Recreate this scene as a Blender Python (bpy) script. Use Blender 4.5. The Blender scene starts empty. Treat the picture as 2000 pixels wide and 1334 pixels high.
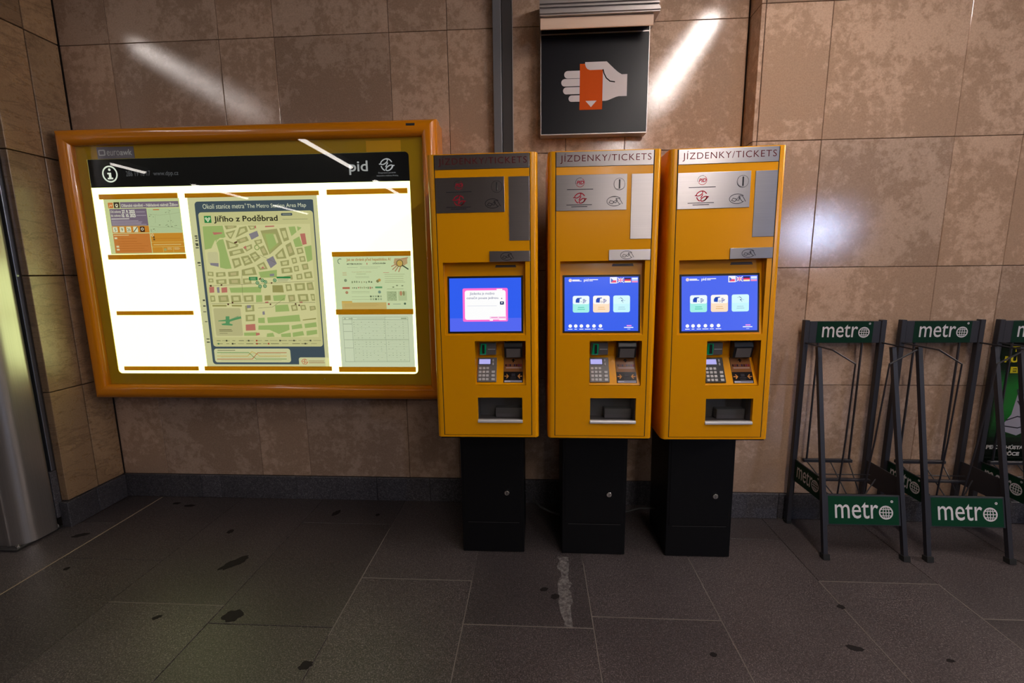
import bpy, bmesh, math, random
from mathutils import Vector, Matrix

random.seed(7)
S = bpy.context.scene
COL = S.collection

# ------------------------------------------------------------------ camera, world, exposure
CAM_POS = (0.001, -2.4212, 1.3357)
YAW, PITCH, ROLL, FPX = 0.0562, -0.1555, -0.0104, 863.84


def camera_axes():
    cy, sy, cp, sp = math.cos(YAW), math.sin(YAW), math.cos(PITCH), math.sin(PITCH)
    fwd = Vector((-sy * cp, cy * cp, sp))
    right = Vector((cy, sy, 0))
    up = right.cross(fwd)
    cr, sr = math.cos(ROLL), math.sin(ROLL)
    return cr * right + sr * up, -sr * right + cr * up, fwd


cam_data = bpy.data.cameras.new('camera')
cam_data.sensor_width = 36.0
cam_data.lens = FPX / 2000 * 36.0
cam_data.clip_start = 0.02
cam = bpy.data.objects.new('camera', cam_data)
COL.objects.link(cam)
_r, _u, _f = camera_axes()
cam.matrix_world = Matrix(((_r.x, _u.x, -_f.x, CAM_POS[0]), (_r.y, _u.y, -_f.y, CAM_POS[1]),
                           (_r.z, _u.z, -_f.z, CAM_POS[2]), (0, 0, 0, 1)))
S.camera = cam

world = bpy.data.worlds.new('world')
S.world = world
world.use_nodes = True
world.node_tree.nodes['Background'].inputs[0].default_value = (1.0, 0.9, 0.8, 1)
world.node_tree.nodes['Background'].inputs[1].default_value = 0.012

S.view_settings.view_transform = 'Standard'
S.view_settings.look = 'None'
S.view_settings.gamma = 1.0
S.view_settings.use_curve_mapping = False
S.view_settings.exposure = 0.0
S.cycles.use_light_tree = False
S.cycles.max_bounces = 5
S.cycles.diffuse_bounces = 3
S.cycles.glossy_bounces = 3
S.cycles.transparent_max_bounces = 6
S.cycles.caustics_reflective = False
S.cycles.caustics_refractive = False

# brightness of the three rows of ceiling tubes and of the backlit panel
LAMP_ROWS = {-6.05: (14.0, 4), -2.78: (17.0, 3), 1.12: (92.0, 3), 5.6: (330.0, 1)}      # x: (strength, battens in the row)
LAMP_COLOUR = (1.0, 0.90, 0.84)
CEIL = 2.99


# ------------------------------------------------------------------ materials
def lin(c):
    if isinstance(c, str):
        c = [int(c[i:i + 2], 16) / 255 for i in (0, 2, 4)]
    return tuple((x / 12.92 if x <= 0.04045 else ((x + 0.055) / 1.055) ** 2.4) for x in c)


MATS = {}


def new_mat(name):
    m = bpy.data.materials.new(name)
    m.use_nodes = True
    MATS[name] = m
    nt = m.node_tree
    return m, nt, nt.nodes['Principled BSDF'], nt.nodes, nt.links


def plain(name, rgb, rough=0.5, metal=0.0, emit=None, estr=0.0, coat=0.0, spec=0.5, bump=None):
    m, nt, b, N, L = new_mat(name)
    b.inputs['Base Color'].default_value = (*rgb, 1)
    b.inputs['Roughness'].default_value = rough
    b.inputs['Metallic'].default_value = metal
    b.inputs['Specular IOR Level'].default_value = spec
    b.inputs['Coat Weight'].default_value = coat
    b.inputs['Coat Roughness'].default_value = 0.08
    if emit:
        b.inputs['Emission Color'].default_value = (*emit, 1)
        b.inputs['Emission Strength'].default_value = estr
    if bump:
        sc, st, dist = bump
        tc = N.new('ShaderNodeTexCoord')
        n = N.new('ShaderNodeTexNoise'); n.inputs['Scale'].default_value = sc
        n.inputs['Detail'].default_value = 2
        bp = N.new('ShaderNodeBump'); bp.inputs['Strength'].default_value = st; bp.inputs['Distance'].default_value = dist
        L.new(tc.outputs['Object'], n.inputs['Vector'])
        L.new(n.outputs['Fac'], bp.inputs['Height'])
        L.new(bp.outputs['Normal'], b.inputs['Normal'])
    return m


def ramp(N, stops, interp='LINEAR'):
    r = N.new('ShaderNodeValToRGB')
    r.color_ramp.interpolation = interp
    el = r.color_ramp.elements
    while len(el) < len(stops):
        el.new(0.5)
    for e, (p, c) in zip(el, stops):
        e.position = p
        e.color = (*c, 1)
    return r


def mixc(N, L, fac, a, b, mode='MIX'):
    m = N.new('ShaderNodeMix'); m.data_type = 'RGBA'; m.blend_type = mode
    for sock, v in ((m.inputs[0], fac), (m.inputs[6], a), (m.inputs[7], b)):
        if hasattr(v, 'default_value') or hasattr(v, 'is_linked'):
            L.new(v, sock)
        elif isinstance(v, (int, float)):
            sock.default_value = v
        else:
            sock.default_value = (*v, 1)
    return m.outputs[2]


def noise(N, L, vec, scale, detail=4, rough=0.6, dist=0.0):
    n = N.new('ShaderNodeTexNoise')
    n.inputs['Scale'].default_value = scale; n.inputs['Detail'].default_value = detail
    n.inputs['Roughness'].default_value = rough; n.inputs['Distortion'].default_value = dist
    L.new(vec, n.inputs['Vector'])
    return n.outputs['Fac']


def stone_tile(name, light, dark, rough, veins=False):
    """polished limestone: cloudy patches of darker pitted stone, each slab its own cut"""
    m, nt, b, N, L = new_mat(name)
    geo = N.new('ShaderNodeNewGeometry')
    oi = N.new('ShaderNodeObjectInfo')
    off = N.new('ShaderNodeVectorMath'); off.operation = 'SCALE'
    comb = N.new('ShaderNodeCombineXYZ')
    L.new(oi.outputs['Random'], comb.inputs[0]); L.new(oi.outputs['Random'], comb.inputs[1]); L.new(oi.outputs['Random'], comb.inputs[2])
    L.new(comb.outputs[0], off.inputs[0]); off.inputs['Scale'].default_value = 37.0
    add = N.new('ShaderNodeVectorMath'); add.operation = 'ADD'
    L.new(geo.outputs['Position'], add.inputs[0]); L.new(off.outputs[0], add.inputs[1])
    v = add.outputs[0]
    big = noise(N, L, v, 2.6, 3, 0.55)
    mid = noise(N, L, v, 24.0, 7, 0.74, 0.2)
    fine = noise(N, L, v, 150.0, 3, 0.6)
    # patchy mask: the big cloud decides where the pitted stone shows
    s = N.new('ShaderNodeMath'); s.operation = 'MULTIPLY_ADD'
    L.new(big, s.inputs[0]); s.inputs[1].default_value = 0.95; L.new(mid, s.inputs[2])
    r1 = ramp(N, [(0.88, (0, 0, 0)), (1.12, (1, 1, 1))])
    L.new(s.outputs[0], r1.inputs[0])
    col = mixc(N, L, r1.outputs[0], light, dark)
    # slab-to-slab tint and fine grain
    tint = ramp(N, [(0.0, (0.84, 0.82, 0.80)), (0.5, (1.0, 0.98, 0.95)), (1.0, (1.06, 1.0, 0.93))])
    L.new(oi.outputs['Random'], tint.inputs[0])
    col = mixc(N, L, 1.0, col, tint.outputs[0], 'MULTIPLY')
    g = ramp(N, [(0.3, (0.86, 0.86, 0.86)), (0.7, (1.1, 1.1, 1.1))])
    L.new(fine, g.inputs[0])
    col = mixc(N, L, 1.0, col, g.outputs[0], 'MULTIPLY')
    if veins:
        mp = N.new('ShaderNodeMapping'); mp.inputs['Scale'].default_value = (1.0, 2.0, 9.0)
        L.new(v, mp.inputs['Vector'])
        vn = noise(N, L, mp.outputs[0], 1.6, 5, 0.6, 0.6)
        vr = ramp(N, [(0.47, (1, 1, 1)), (0.5, (0.45, 0.42, 0.4)), (0.53, (1, 1, 1))])
        L.new(vn, vr.inputs[0])
        col = mixc(N, L, 0.55, col, mixc(N, L, 1.0, col, vr.outputs[0], 'MULTIPLY'))
    L.new(col, b.inputs['Base Color'])
    b.inputs['Specular IOR Level'].default_value = 0.6
    rr = N.new('ShaderNodeMapRange'); rr.inputs[3].default_value = rough - 0.01; rr.inputs[4].default_value = rough + 0.07
    L.new(mid, rr.inputs[0]); L.new(rr.outputs[0], b.inputs['Roughness'])
    bp = N.new('ShaderNodeBump'); bp.inputs['Strength'].default_value = 0.3; bp.inputs['Distance'].default_value = 0.0005
    hn = noise(N, L, v, 380.0, 2, 0.6)
    L.new(hn, bp.inputs['Height']); L.new(bp.outputs[0], b.inputs['Normal'])
    return m


def granite(name, base, speck, tintrange, rough=0.45, patch=None):
    m, nt, b, N, L = new_mat(name)
    geo = N.new('ShaderNodeNewGeometry'); oi = N.new('ShaderNodeObjectInfo')
    v = geo.outputs['Position']
    g1 = noise(N, L, v, 210.0, 3, 0.75)
    g2 = noise(N, L, v, 70.0, 3, 0.65)
    cl = noise(N, L, v, 1.7, 5, 0.6)
    r = ramp(N, [(0.36, tuple(x * 0.45 for x in base)), (0.52, base), (0.66, speck)])
    L.new(g1, r.inputs[0])
    r2 = ramp(N, [(0.35, (0.75, 0.75, 0.75)), (0.65, (1.25, 1.25, 1.25))]); L.new(g2, r2.inputs[0])
    col = mixc(N, L, 1.0, r.outputs[0], r2.outputs[0], 'MULTIPLY')
    r3 = ramp(N, [(0.3, (0.72, 0.70, 0.70)), (0.7, (1.2, 1.18, 1.15))]); L.new(cl, r3.inputs[0])
    col = mixc(N, L, 1.0, col, r3.outputs[0], 'MULTIPLY')
    tr = ramp(N, [(0, (tintrange[0],) * 3), (1, (tintrange[1],) * 3)]); L.new(oi.outputs['Random'], tr.inputs[0])
    col = mixc(N, L, 1.0, col, tr.outputs[0], 'MULTIPLY')
    L.new(col, b.inputs['Base Color'])
    b.inputs['Roughness'].default_value = rough
    bp = N.new('ShaderNodeBump'); bp.inputs['Strength'].default_value = 0.3; bp.inputs['Distance'].default_value = 0.0006
    L.new(g1, bp.inputs['Height']); L.new(bp.outputs[0], b.inputs['Normal'])
    return m


def brushed(name, rgb, rough=0.3, aniso=0.0, blur_axis=(0, 0, 1), metal=1.0, grain=(2, 2, 700)):
    """brushed metal: reflections are drawn out across the grain"""
    m, nt, b, N, L = new_mat(name)
    tc = N.new('ShaderNodeTexCoord'); mp = N.new('ShaderNodeMapping'); mp.inputs['Scale'].default_value = grain
    L.new(tc.outputs['Object'], mp.inputs['Vector'])
    n = noise(N, L, mp.outputs[0], 1.0, 2, 0.6)
    cr = ramp(N, [(0.3, tuple(x * 0.90 for x in rgb)), (0.7, rgb)]); L.new(n, cr.inputs[0])
    L.new(cr.outputs[0], b.inputs['Base Color'])
    b.inputs['Roughness'].default_value = rough
    b.inputs['Metallic'].default_value = metal
    if aniso:
        b.inputs['Anisotropic'].default_value = aniso
        v = N.new('ShaderNodeCombineXYZ')
        for i in range(3): v.inputs[i].default_value = blur_axis[i]
        L.new(v.outputs[0], b.inputs['Tangent'])
    return m


def print_mat(name, rough, emit, diffuse=1.0, coat=0.0):
    """printed sheet: the ink colours come from the mesh's flat ink attribute"""
    m, nt, b, N, L = new_mat(name)
    at = N.new('ShaderNodeAttribute'); at.attribute_name = 'ink'
    L.new(mixc(N, L, 1.0 - diffuse, at.outputs['Color'], (0, 0, 0)), b.inputs['Base Color'])
    if emit:
        L.new(at.outputs['Color'], b.inputs['Emission Color'])
        b.inputs['Emission Strength'].default_value = emit
    b.inputs['Roughness'].default_value = rough
    b.inputs['Coat Weight'].default_value = coat
    b.inputs['Coat Roughness'].default_value = 0.03
    return m


def glass_pane(name):
    m, nt, b, N, L = new_mat(name)
    N.remove(b)
    out = [n for n in N if n.type == 'OUTPUT_MATERIAL'][0]
    tr = N.new('ShaderNodeBsdfTransparent'); tr.inputs[0].default_value = (0.95, 0.97, 0.95, 1)
    gl = N.new('ShaderNodeBsdfGlossy'); gl.inputs['Roughness'].default_value = 0.012
    lw = N.new('ShaderNodeLayerWeight'); lw.inputs[0].default_value = 0.5      # facing = 1 - |cos|
    pw = N.new('ShaderNodeMath'); pw.operation = 'POWER'; pw.inputs[1].default_value = 5.0
    fr = N.new('ShaderNodeMath'); fr.operation = 'MULTIPLY_ADD'; fr.inputs[1].default_value = 0.9; fr.inputs[2].default_value = 0.03
    L.new(lw.outputs['Facing'], pw.inputs[0]); L.new(pw.outputs[0], fr.inputs[0])
    mx = N.new('ShaderNodeMixShader')
    L.new(fr.outputs[0], mx.inputs[0]); L.new(tr.outputs[0], mx.inputs[1]); L.new(gl.outputs[0], mx.inputs[2])
    L.new(mx.outputs[0], out.inputs[0])
    return m


stone_tile('limestone', (0.53, 0.378, 0.286), (0.40, 0.272, 0.196), 0.045)
stone_tile('limestone_veined', (0.40, 0.27, 0.16), (0.31, 0.20, 0.115), 0.25, veins=True)
granite('floor_granite', (0.050, 0.041, 0.043), (0.185, 0.16, 0.16), (0.80, 1.15), 0.42)
granite('plinth_granite', (0.062, 0.060, 0.072), (0.16, 0.155, 0.17), (0.8, 1.2), 0.4)
plain('joint_dark', (0.035, 0.022, 0.015), 0.9)
plain('mortar', (0.17, 0.145, 0.13), 0.9, bump=(300, 0.5, 0.001))
plain('mortar_pale', (0.30, 0.235, 0.165), 0.9, bump=(300, 0.5, 0.001))
plain('stain', (0.014, 0.011, 0.011), 0.7, spec=0.2)
plain('ceiling_paint', (0.26, 0.22, 0.19), 0.8)
plain('yellow_paint', (0.86, 0.355, 0.0), 0.24, spec=0.4, coat=0.05, bump=(420, 0.12, 0.0006))
plain('orange_paint', (0.72, 0.235, 0.002), 0.22, coat=0.5)

plain('orange_patch', (0.95, 0.46, 0.01), 0.4)
plain('black_paint', (0.003, 0.003, 0.004), 0.5, spec=0.25)
plain('black_plastic', (0.012, 0.012, 0.014), 0.35)
plain('grey_plastic', (0.16, 0.145, 0.14), 0.4)
plain('dark_metal', (0.05, 0.048, 0.05), 0.45, 0.6)
plain('key_cap', (0.52, 0.50, 0.50), 0.4)
plain('green_plastic', (0.0, 0.30, 0.13), 0.25, coat=0.6, emit=(0.0, 0.30, 0.12), estr=0.12)
plain('lcd', (0.05, 0.05, 0.1), 0.2, emit=(0.50, 0.47, 0.95), estr=0.85)
plain('tray_dark', (0.13, 0.115, 0.118), 0.4)
plain('alu_lip', (0.70, 0.68, 0.68), 0.35, 0.3)
plain('grey_trunking', (0.155, 0.155, 0.165), 0.4, 0.3)
plain('dark_trunking', (0.055, 0.05, 0.05), 0.45, 0.3)
plain('sign_black', (0.006, 0.006, 0.009), 0.32, spec=0.3)
plain('sign_board', (0.40, 0.27, 0.19), 0.6)
plain('beige_board', (0.66, 0.47, 0.35), 0.6)
plain('rack_metal', (0.018, 0.017, 0.022), 0.45, bump=(200, 0.15, 0.001))
plain('rubber_and_shade', (0.008, 0.008, 0.008), 0.8)
plain('cable', (0.03, 0.03, 0.03), 0.4)

plain('lamp_housing', (0.5, 0.5, 0.5), 0.5)
plain('light_panel', (0.8, 0.8, 0.75), 0.5, emit=(0.90, 1.0, 0.41), estr=2.6)
plain('steel_dark', (0.03, 0.03, 0.034), 0.3, 0.8)
plain('steel_sheet', (0.30, 0.31, 0.36), 0.28, 0.9)
plain('bolt_metal', (0.6, 0.58, 0.56), 0.25, 1.0)
plain('far_screen', (0.02, 0.02, 0.02), 0.3, emit=(0.55, 0.68, 1.0), estr=90.0)
brushed('stainless', (0.54, 0.505, 0.505), 0.43, 0.8)
brushed('column_metal', (0.46, 0.43, 0.42), 0.32, metal=0.85, grain=(300, 300, 2))
brushed('alu_profile', (0.55, 0.50, 0.48), 0.4, metal=0.9)
print_mat('print_matt', 0.6, 0.0)
MATS['print_matt'].node_tree.nodes['Principled BSDF'].inputs['Specular IOR Level'].default_value = 0.12
print_mat('print_gloss', 0.18, 0.0)
print_mat('print_backlit', 0.6, 0.80, 0.35)
print_mat('print_screen', 0.25, 1.0, 0.02, coat=0.6)
glass_pane('glass')


def acrylic(name, rgb, through):
    """coloured translucent sheet: lit from the front, and a little by what glows behind it"""
    m, nt, b, N, L = new_mat(name)
    out = [n for n in N if n.type == 'OUTPUT_MATERIAL'][0]
    b.inputs['Base Color'].default_value = (*rgb, 1); b.inputs['Roughness'].default_value = 0.4
    tl = N.new('ShaderNodeBsdfTranslucent'); tl.inputs[0].default_value = (*[x ** 0.5 for x in rgb], 1)
    mx = N.new('ShaderNodeMixShader'); mx.inputs[0].default_value = through
    L.new(b.outputs[0], mx.inputs[1]); L.new(tl.outputs[0], mx.inputs[2]); L.new(mx.outputs[0], out.inputs[0])


acrylic('mustard_border', (0.55, 0.31, 0.002), 0.12)
acrylic('clip_bar', (0.62, 0.27, 0.003), 0.38)
for k in ('print_backlit', 'print_screen', 'lcd', 'green_plastic'):
    MATS[k].cycles.emission_sampling = 'NONE'


def lamp_mat(strength):
    k = 'tube_light_%d' % int(strength)
    if k not in MATS:
        plain(k, (0.8, 0.8, 0.8), 0.4, emit=LAMP_COLOUR, estr=strength)
    return MATS[k]


# ------------------------------------------------------------------ mesh helpers
def tag(o, label=None, cat=None, group=None, kind=None):
    if label: o['label'] = label
    if cat: o['category'] = cat
    if group: o['group'] = group
    if kind: o['kind'] = kind
    return o


def empty(name, loc=(0, 0, 0), label=None, cat=None, group=None, kind=None):
    o = bpy.data.objects.new(name, None)
    o.location = loc
    o.empty_display_size = 0.1
    COL.objects.link(o)
    return tag(o, label, cat, group, kind)


def link(name, me, mat, parent=None, loc=(0, 0, 0), rot=(0, 0, 0)):
    o = bpy.data.objects.new(name, me)
    if mat and not me.materials:
        me.materials.append(MATS[mat] if isinstance(mat, str) else mat)
    COL.objects.link(o)
    if parent: o.parent = parent
    o.location = loc
    o.rotation_euler = rot
    return o


class MB:
    """collects faces of one part"""

    def __init__(s):
        s.v = []; s.f = []

    def box(s, x0, x1, y0, y1, z0, z1):
        b = len(s.v)
        s.v += [(x, y, z) for z in (z0, z1) for y in (y0, y1) for x in (x0, x1)]
        s.f += [tuple(b + i for i in q) for q in ((0, 2, 3, 1), (4, 5, 7, 6), (0, 1, 5, 4), (2, 6, 7, 3), (0, 4, 6, 2), (1, 3, 7, 5))]
        return s

    def face(s, pts):
        b = len(s.v); s.v += [tuple(p) for p in pts]; s.f.append(tuple(range(b, b + len(pts)))); return s

    def prism(s, poly, axis, a, b_):
        """extrude a 2D polygon along an axis (0,1,2)"""
        n = len(poly); b = len(s.v)
        def P(p, t):
            q = list(p); q.insert(axis, t); return tuple(q)
        s.v += [P(p, a) for p in poly] + [P(p, b_) for p in poly]
        s.f.append(tuple(b + i for i in range(n))[::-1]); s.f.append(tuple(b + n + i for i in range(n)))
        for i in range(n):
            j = (i + 1) % n
            s.f.append((b + i, b + j, b + n + j, b + n + i))
        return s

    def tube(s, pts, r, n=8, caps=True, square=False, up=None):
        pts = [Vector(p) for p in pts]
        if square: n = 4
        b = len(s.v); prev = None
        for i, p in enumerate(pts):
            if i == 0: t = pts[1] - p
            elif i == len(pts) - 1: t = p - pts[i - 1]
            else: t = (pts[i + 1] - p).normalized() + (p - pts[i - 1]).normalized()
            t.normalize()
            if prev is None:
                ref = Vector(up) if up else (Vector((0, 0, 1)) if abs(t.z) < 0.9 else Vector((0, 1, 0)))
                a = t.cross(ref).normalized()
            else:
                a = (prev - t * prev.dot(t)).normalized()
            prev = a
            c = t.cross(a)
            k = 1.0
            if 0 < i < len(pts) - 1:
                d = (pts[i + 1] - p).normalized().dot((p - pts[i - 1]).normalized())
                k = 1 / max(0.5, math.sqrt((1 + d) / 2))
            for j in range(n):
                an = 2 * math.pi * (j + (0.5 if square else 0)) / n
                rr = r * (math.sqrt(2) if square else 1)
                s.v.append(tuple(p + (a * math.cos(an) + c * math.sin(an)) * rr))
        for i in range(len(pts) - 1):
            for j in range(n):
                k = (j + 1) % n
                s.f.append((b + i * n + j, b + i * n + k, b + (i + 1) * n + k, b + (i + 1) * n + j))
        if caps:
            s.f.append(tuple(b + j for j in range(n))[::-1])
            s.f.append(tuple(b + (len(pts) - 1) * n + j for j in range(n)))
        return s

    def mesh(s, name, bevel=0.0, seg=2, smooth=False):
        me = bpy.data.meshes.new(name)
        me.from_pydata(s.v, [], s.f)
        bm = bmesh.new(); bm.from_mesh(me)
        bmesh.ops.remove_doubles(bm, verts=bm.verts, dist=1e-6)
        bmesh.ops.recalc_face_normals(bm, faces=bm.faces)
        if bevel:
            ed = [e for e in bm.edges if len(e.link_faces) == 2 and e.calc_face_angle(0) > 0.5]
            bmesh.ops.bevel(bm, geom=ed, offset=bevel, segments=seg, affect='EDGES', profile=0.6)
        if smooth:
            for f in bm.faces: f.smooth = True
            for e in bm.edges:
                if len(e.link_faces) == 2 and e.calc_face_angle(0) > 0.6: e.smooth = False
        bm.to_mesh(me); bm.free()
        return me

    def build(s, name, mat, parent=None, loc=(0, 0, 0), rot=(0, 0, 0), bevel=0.0, seg=2, smooth=False):
        return link(name, s.mesh(name, bevel, seg, smooth), mat, parent, loc, rot)


def holed_plate(x0, x1, z0, z1, holes, depth):
    """a plate facing -y at y=0 with rectangular cut-outs, edges turned back by depth"""
    mb = MB()
    xs = sorted({x0, x1, *[h[0] for h in holes], *[h[1] for h in holes]})
    zs = sorted({z0, z1, *[h[2] for h in holes], *[h[3] for h in holes]})
    def solid(i, j):
        if not (0 <= i < len(xs) - 1 and 0 <= j < len(zs) - 1): return False
        cx, cz = (xs[i] + xs[i + 1]) / 2, (zs[j] + zs[j + 1]) / 2
        return not any(h[0] < cx < h[1] and h[2] < cz < h[3] for h in holes)
    for i in range(len(xs) - 1):
        for j in range(len(zs) - 1):
            if not solid(i, j): continue
            a, b, c, d = xs[i], xs[i + 1], zs[j], zs[j + 1]
            mb.face([(a, 0, c), (b, 0, c), (b, 0, d), (a, 0, d)])
            if not solid(i - 1, j): mb.face([(a, 0, c), (a, 0, d), (a, depth, d), (a, depth, c)])
            if not solid(i + 1, j): mb.face([(b, 0, d), (b, 0, c), (b, depth, c), (b, depth, d)])
            if not solid(i, j - 1): mb.face([(b, 0, c), (a, 0, c), (a, depth, c), (b, depth, c)])
            if not solid(i, j + 1): mb.face([(a, 0, d), (b, 0, d), (b, depth, d), (a, depth, d)])
    return mb


# ------------------------------------------------------------------ flat print
TXT = {}


def text_shape(body, bold=0.0, spacing=1.0, italic=0.0):
    key = (body, bold, spacing, italic)
    if key not in TXT:
        cu = bpy.data.curves.new('t', 'FONT')
        cu.body = body; cu.size = 1.0; cu.offset = bold; cu.space_character = spacing; cu.shear = italic
        cu.resolution_u = 3
        ob = bpy.data.objects.new('t', cu)
        COL.objects.link(ob)
        dg = bpy.context.evaluated_depsgraph_get()
        me = bpy.data.meshes.new_from_object(ob.evaluated_get(dg))
        vs = [(v.co.x, v.co.y) for v in me.vertices]
        fs = [tuple(p.vertices) for p in me.polygons]
        bpy.data.objects.remove(ob); bpy.data.curves.remove(cu); bpy.data.meshes.remove(me)
        x0 = min(v[0] for v in vs); x1 = max(v[0] for v in vs)
        y0 = min(v[1] for v in vs); y1 = max(v[1] for v in vs)
        TXT[key] = (vs, fs, x0, x1, y0, y1)
    return TXT[key]


class Print:
    """ink on a sheet: flat polygons (x, z) facing -y, each layer a hair further out"""
    EPS = 0.00012

    def __init__(s, ox=0.0, oz=0.0, k=1.0):
        s.v = []; s.f = []; s.c = []; s.ox = ox; s.oz = oz; s.k = k

    def poly(s, pts, col, lay=1):
        b = len(s.v)
        s.v += [(s.ox + p[0] * s.k, -lay * s.EPS, s.oz + p[1] * s.k) for p in pts]
        ar = sum(pts[i][0] * pts[(i + 1) % len(pts)][1] - pts[(i + 1) % len(pts)][0] * pts[i][1] for i in range(len(pts)))
        idx = tuple(range(b, b + len(pts)))
        s.f.append(idx if ar > 0 else idx[::-1]); s.c.append(lin(col))
        return s

    def rect(s, x0, x1, z0, z1, col, lay=1):
        return s.poly([(x0, z0), (x1, z0), (x1, z1), (x0, z1)], col, lay)

    def rrect(s, x0, x1, z0, z1, r, col, lay=1, n=4):
        pts = []
        for cx, cz, a0 in ((x1 - r, z1 - r, 0), (x0 + r, z1 - r, 90), (x0 + r, z0 + r, 180), (x1 - r, z0 + r, 270)):
            for i in range(n + 1):
                a = math.radians(a0 + 90 * i / n); pts.append((cx + r * math.cos(a), cz + r * math.sin(a)))
        return s.poly(pts, col, lay)

    def disc(s, cx, cz, r, col, lay=1, n=20, rz=None, rot=0.0):
        rz = rz or r; c, q = math.cos(rot), math.sin(rot)
        pts = []
        for i in range(n):
            a = 2 * math.pi * i / n; u, w = r * math.cos(a), rz * math.sin(a)
            pts.append((cx + u * c - w * q, cz + u * q + w * c))
        return s.poly(pts, col, lay)

    def ring(s, cx, cz, r, w, col, lay=1, n=28, rz=None, rot=0.0, a0=0.0, a1=360.0):
        rz = rz or r; c, q = math.cos(rot), math.sin(rot)
        def P(a, d):
            u, v = (r + d) * math.cos(a), (rz + d) * math.sin(a)
            return (cx + u * c - v * q, cz + u * q + v * c)
        for i in range(n):
            p, t = math.radians(a0 + (a1 - a0) * i / n), math.radians(a0 + (a1 - a0) * (i + 1) / n)
            s.poly([P(p, -w / 2), P(t, -w / 2), P(t, w / 2), P(p, w / 2)], col, lay)
        return s

    def line(s, pts, w, col, lay=1):
        for (a, b), (c, d) in zip(pts[:-1], pts[1:]):
            L = math.hypot(c - a, d - b) or 1e-9
            nx, nz = -(d - b) / L * w / 2, (c - a) / L * w / 2
            ex, ez = (c - a) / L * w * 0.3, (d - b) / L * w * 0.3
            s.poly([(a + nx - ex, b + nz - ez), (a - nx - ex, b - nz - ez), (c - nx + ex, d - nz + ez), (c + nx + ex, d + nz + ez)], col, lay)
        return s

    def text(s, body, x0, x1, z0, z1, col, lay=1, bold=0.0, spacing=1.0, italic=0.0):
        vs, fs, a0, a1, b0, b1 = text_shape(body, bold, spacing, italic)
        kx, kz = (x1 - x0) / (a1 - a0), (z1 - z0) / (b1 - b0)
        b = len(s.v)
        s.v += [(s.ox + (x0 + (v[0] - a0) * kx) * s.k, -lay * s.EPS, s.oz + (z0 + (v[1] - b0) * kz) * s.k) for v in vs]
        for f in fs:
            s.f.append(tuple(b + i for i in f)); s.c.append(lin(col))
        return s

    def lines(s, x0, x1, z0, z1, n, h, col, lay=1, ragged=0.25):
        """rows of small print too fine to read"""
        for i in range(n):
            z = z1 - (z1 - z0) * i / max(1, n - 1)
            s.rect(x0, x1 - (x1 - x0) * ragged * random.random(), z - h / 2, z + h / 2, col, lay)
        return s

    def build(s, name, mat, parent, loc=(0, 0, 0), rot=(0, 0, 0)):
        me = bpy.data.meshes.new(name)
        me.from_pydata(s.v, [], s.f)
        at = me.color_attributes.new('ink', 'FLOAT_COLOR', 'CORNER')
        for p, c in zip(me.polygons, s.c):
            for li in p.loop_indices: at.data[li].color = (*c, 1)
        return link(name, me, mat, parent, loc, rot)


def round_emblem(p, cx, cz, r, col, lay=1):
    """the transport company's round emblem: a broken ring with two leaves and a crossing stroke"""
    w = r * 0.17
    for a0, a1 in ((-70, -5), (25, 95), (190, 250)):
        p.ring(cx, cz, r * 0.9, w, col, lay, a0=a0, a1=a1, n=14)
    for sg in (1, -1):
        p.ring(cx - sg * r * 0.40, cz + sg * r * 0.46, r * 0.62, w, col, lay, rz=r * 0.30, rot=math.radians(32))
        p.line([(cx - sg * r * 0.93, cz + sg * r * 0.14), (cx - sg * r * 1.18, cz + sg * r * 0.12)], w, col, lay)
    p.line([(cx + r * 0.16, cz + r * 0.3), (cx - r * 0.16, cz - r * 0.3)], w, col, lay)


def card_hand_icon(p, cx, cz, w, col, lay=1):
    """engraved oval with a hand holding out a card"""
    t = w * 0.035
    p.ring(cx, cz, w * 0.5, t, col, lay, rz=w * 0.31, a0=35, a1=330)
    p.line([(cx - w * .36, cz - w * .1), (cx - w * .14, cz - w * .17), (cx - w * .02, cz - w * .02), (cx - w * .26, cz + w * .05), (cx - w * .36, cz - w * .1)], t, col, lay)
    p.line([(cx - w * .05, cz - w * .08), (cx + w * .1, cz - w * .1), (cx + w * .2, cz + w * .06), (cx + w * .1, cz + w * .17), (cx + w * .32, cz + w * .19), (cx + w * .42, cz + w * .05), (cx + w * .55, cz - w * .18)], t, col, lay)
    p.line([(cx + w * .02, cz + w * .02), (cx + w * .12, cz + w * .08), (cx + w * .24, cz - w * .06), (cx + w * .36, cz - w * .2)], t, col, lay)


# ================================================================== the setting
ROWS = [0.143, 0.743, 1.343, 1.943, 2.543, CEIL]
SLABS = {}


def slab_mesh(w, h, t):
    """one stone slab centred on its face, facing -y, with a small arris"""
    k = (round(w, 3), round(h, 3), t)
    if k not in SLABS:
        b = 0.0016; g = 0.0013
        w2, h2 = w / 2 - g, h / 2 - g
        mb = MB()
        o = [(-w2, -h2), (w2, -h2), (w2, h2), (-w2, h2)]
        i_ = [(-w2 + b, -h2 + b), (w2 - b, -h2 + b), (w2 - b, h2 - b), (-w2 + b, h2 - b)]
        mb.face([(x, 0, z) for x, z in i_])
        for a in range(4):
            c = (a + 1) % 4
            mb.face([(o[a][0], b, o[a][1]), (o[c][0], b, o[c][1]), (i_[c][0], 0, i_[c][1]), (i_[a][0], 0, i_[a][1])])
            mb.face([(o[a][0], t, o[a][1]), (o[c][0], t, o[c][1]), (o[c][0], b, o[c][1]), (o[a][0], b, o[a][1])])
        SLABS[k] = mb.mesh('slab')
    return SLABS[k]


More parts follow.
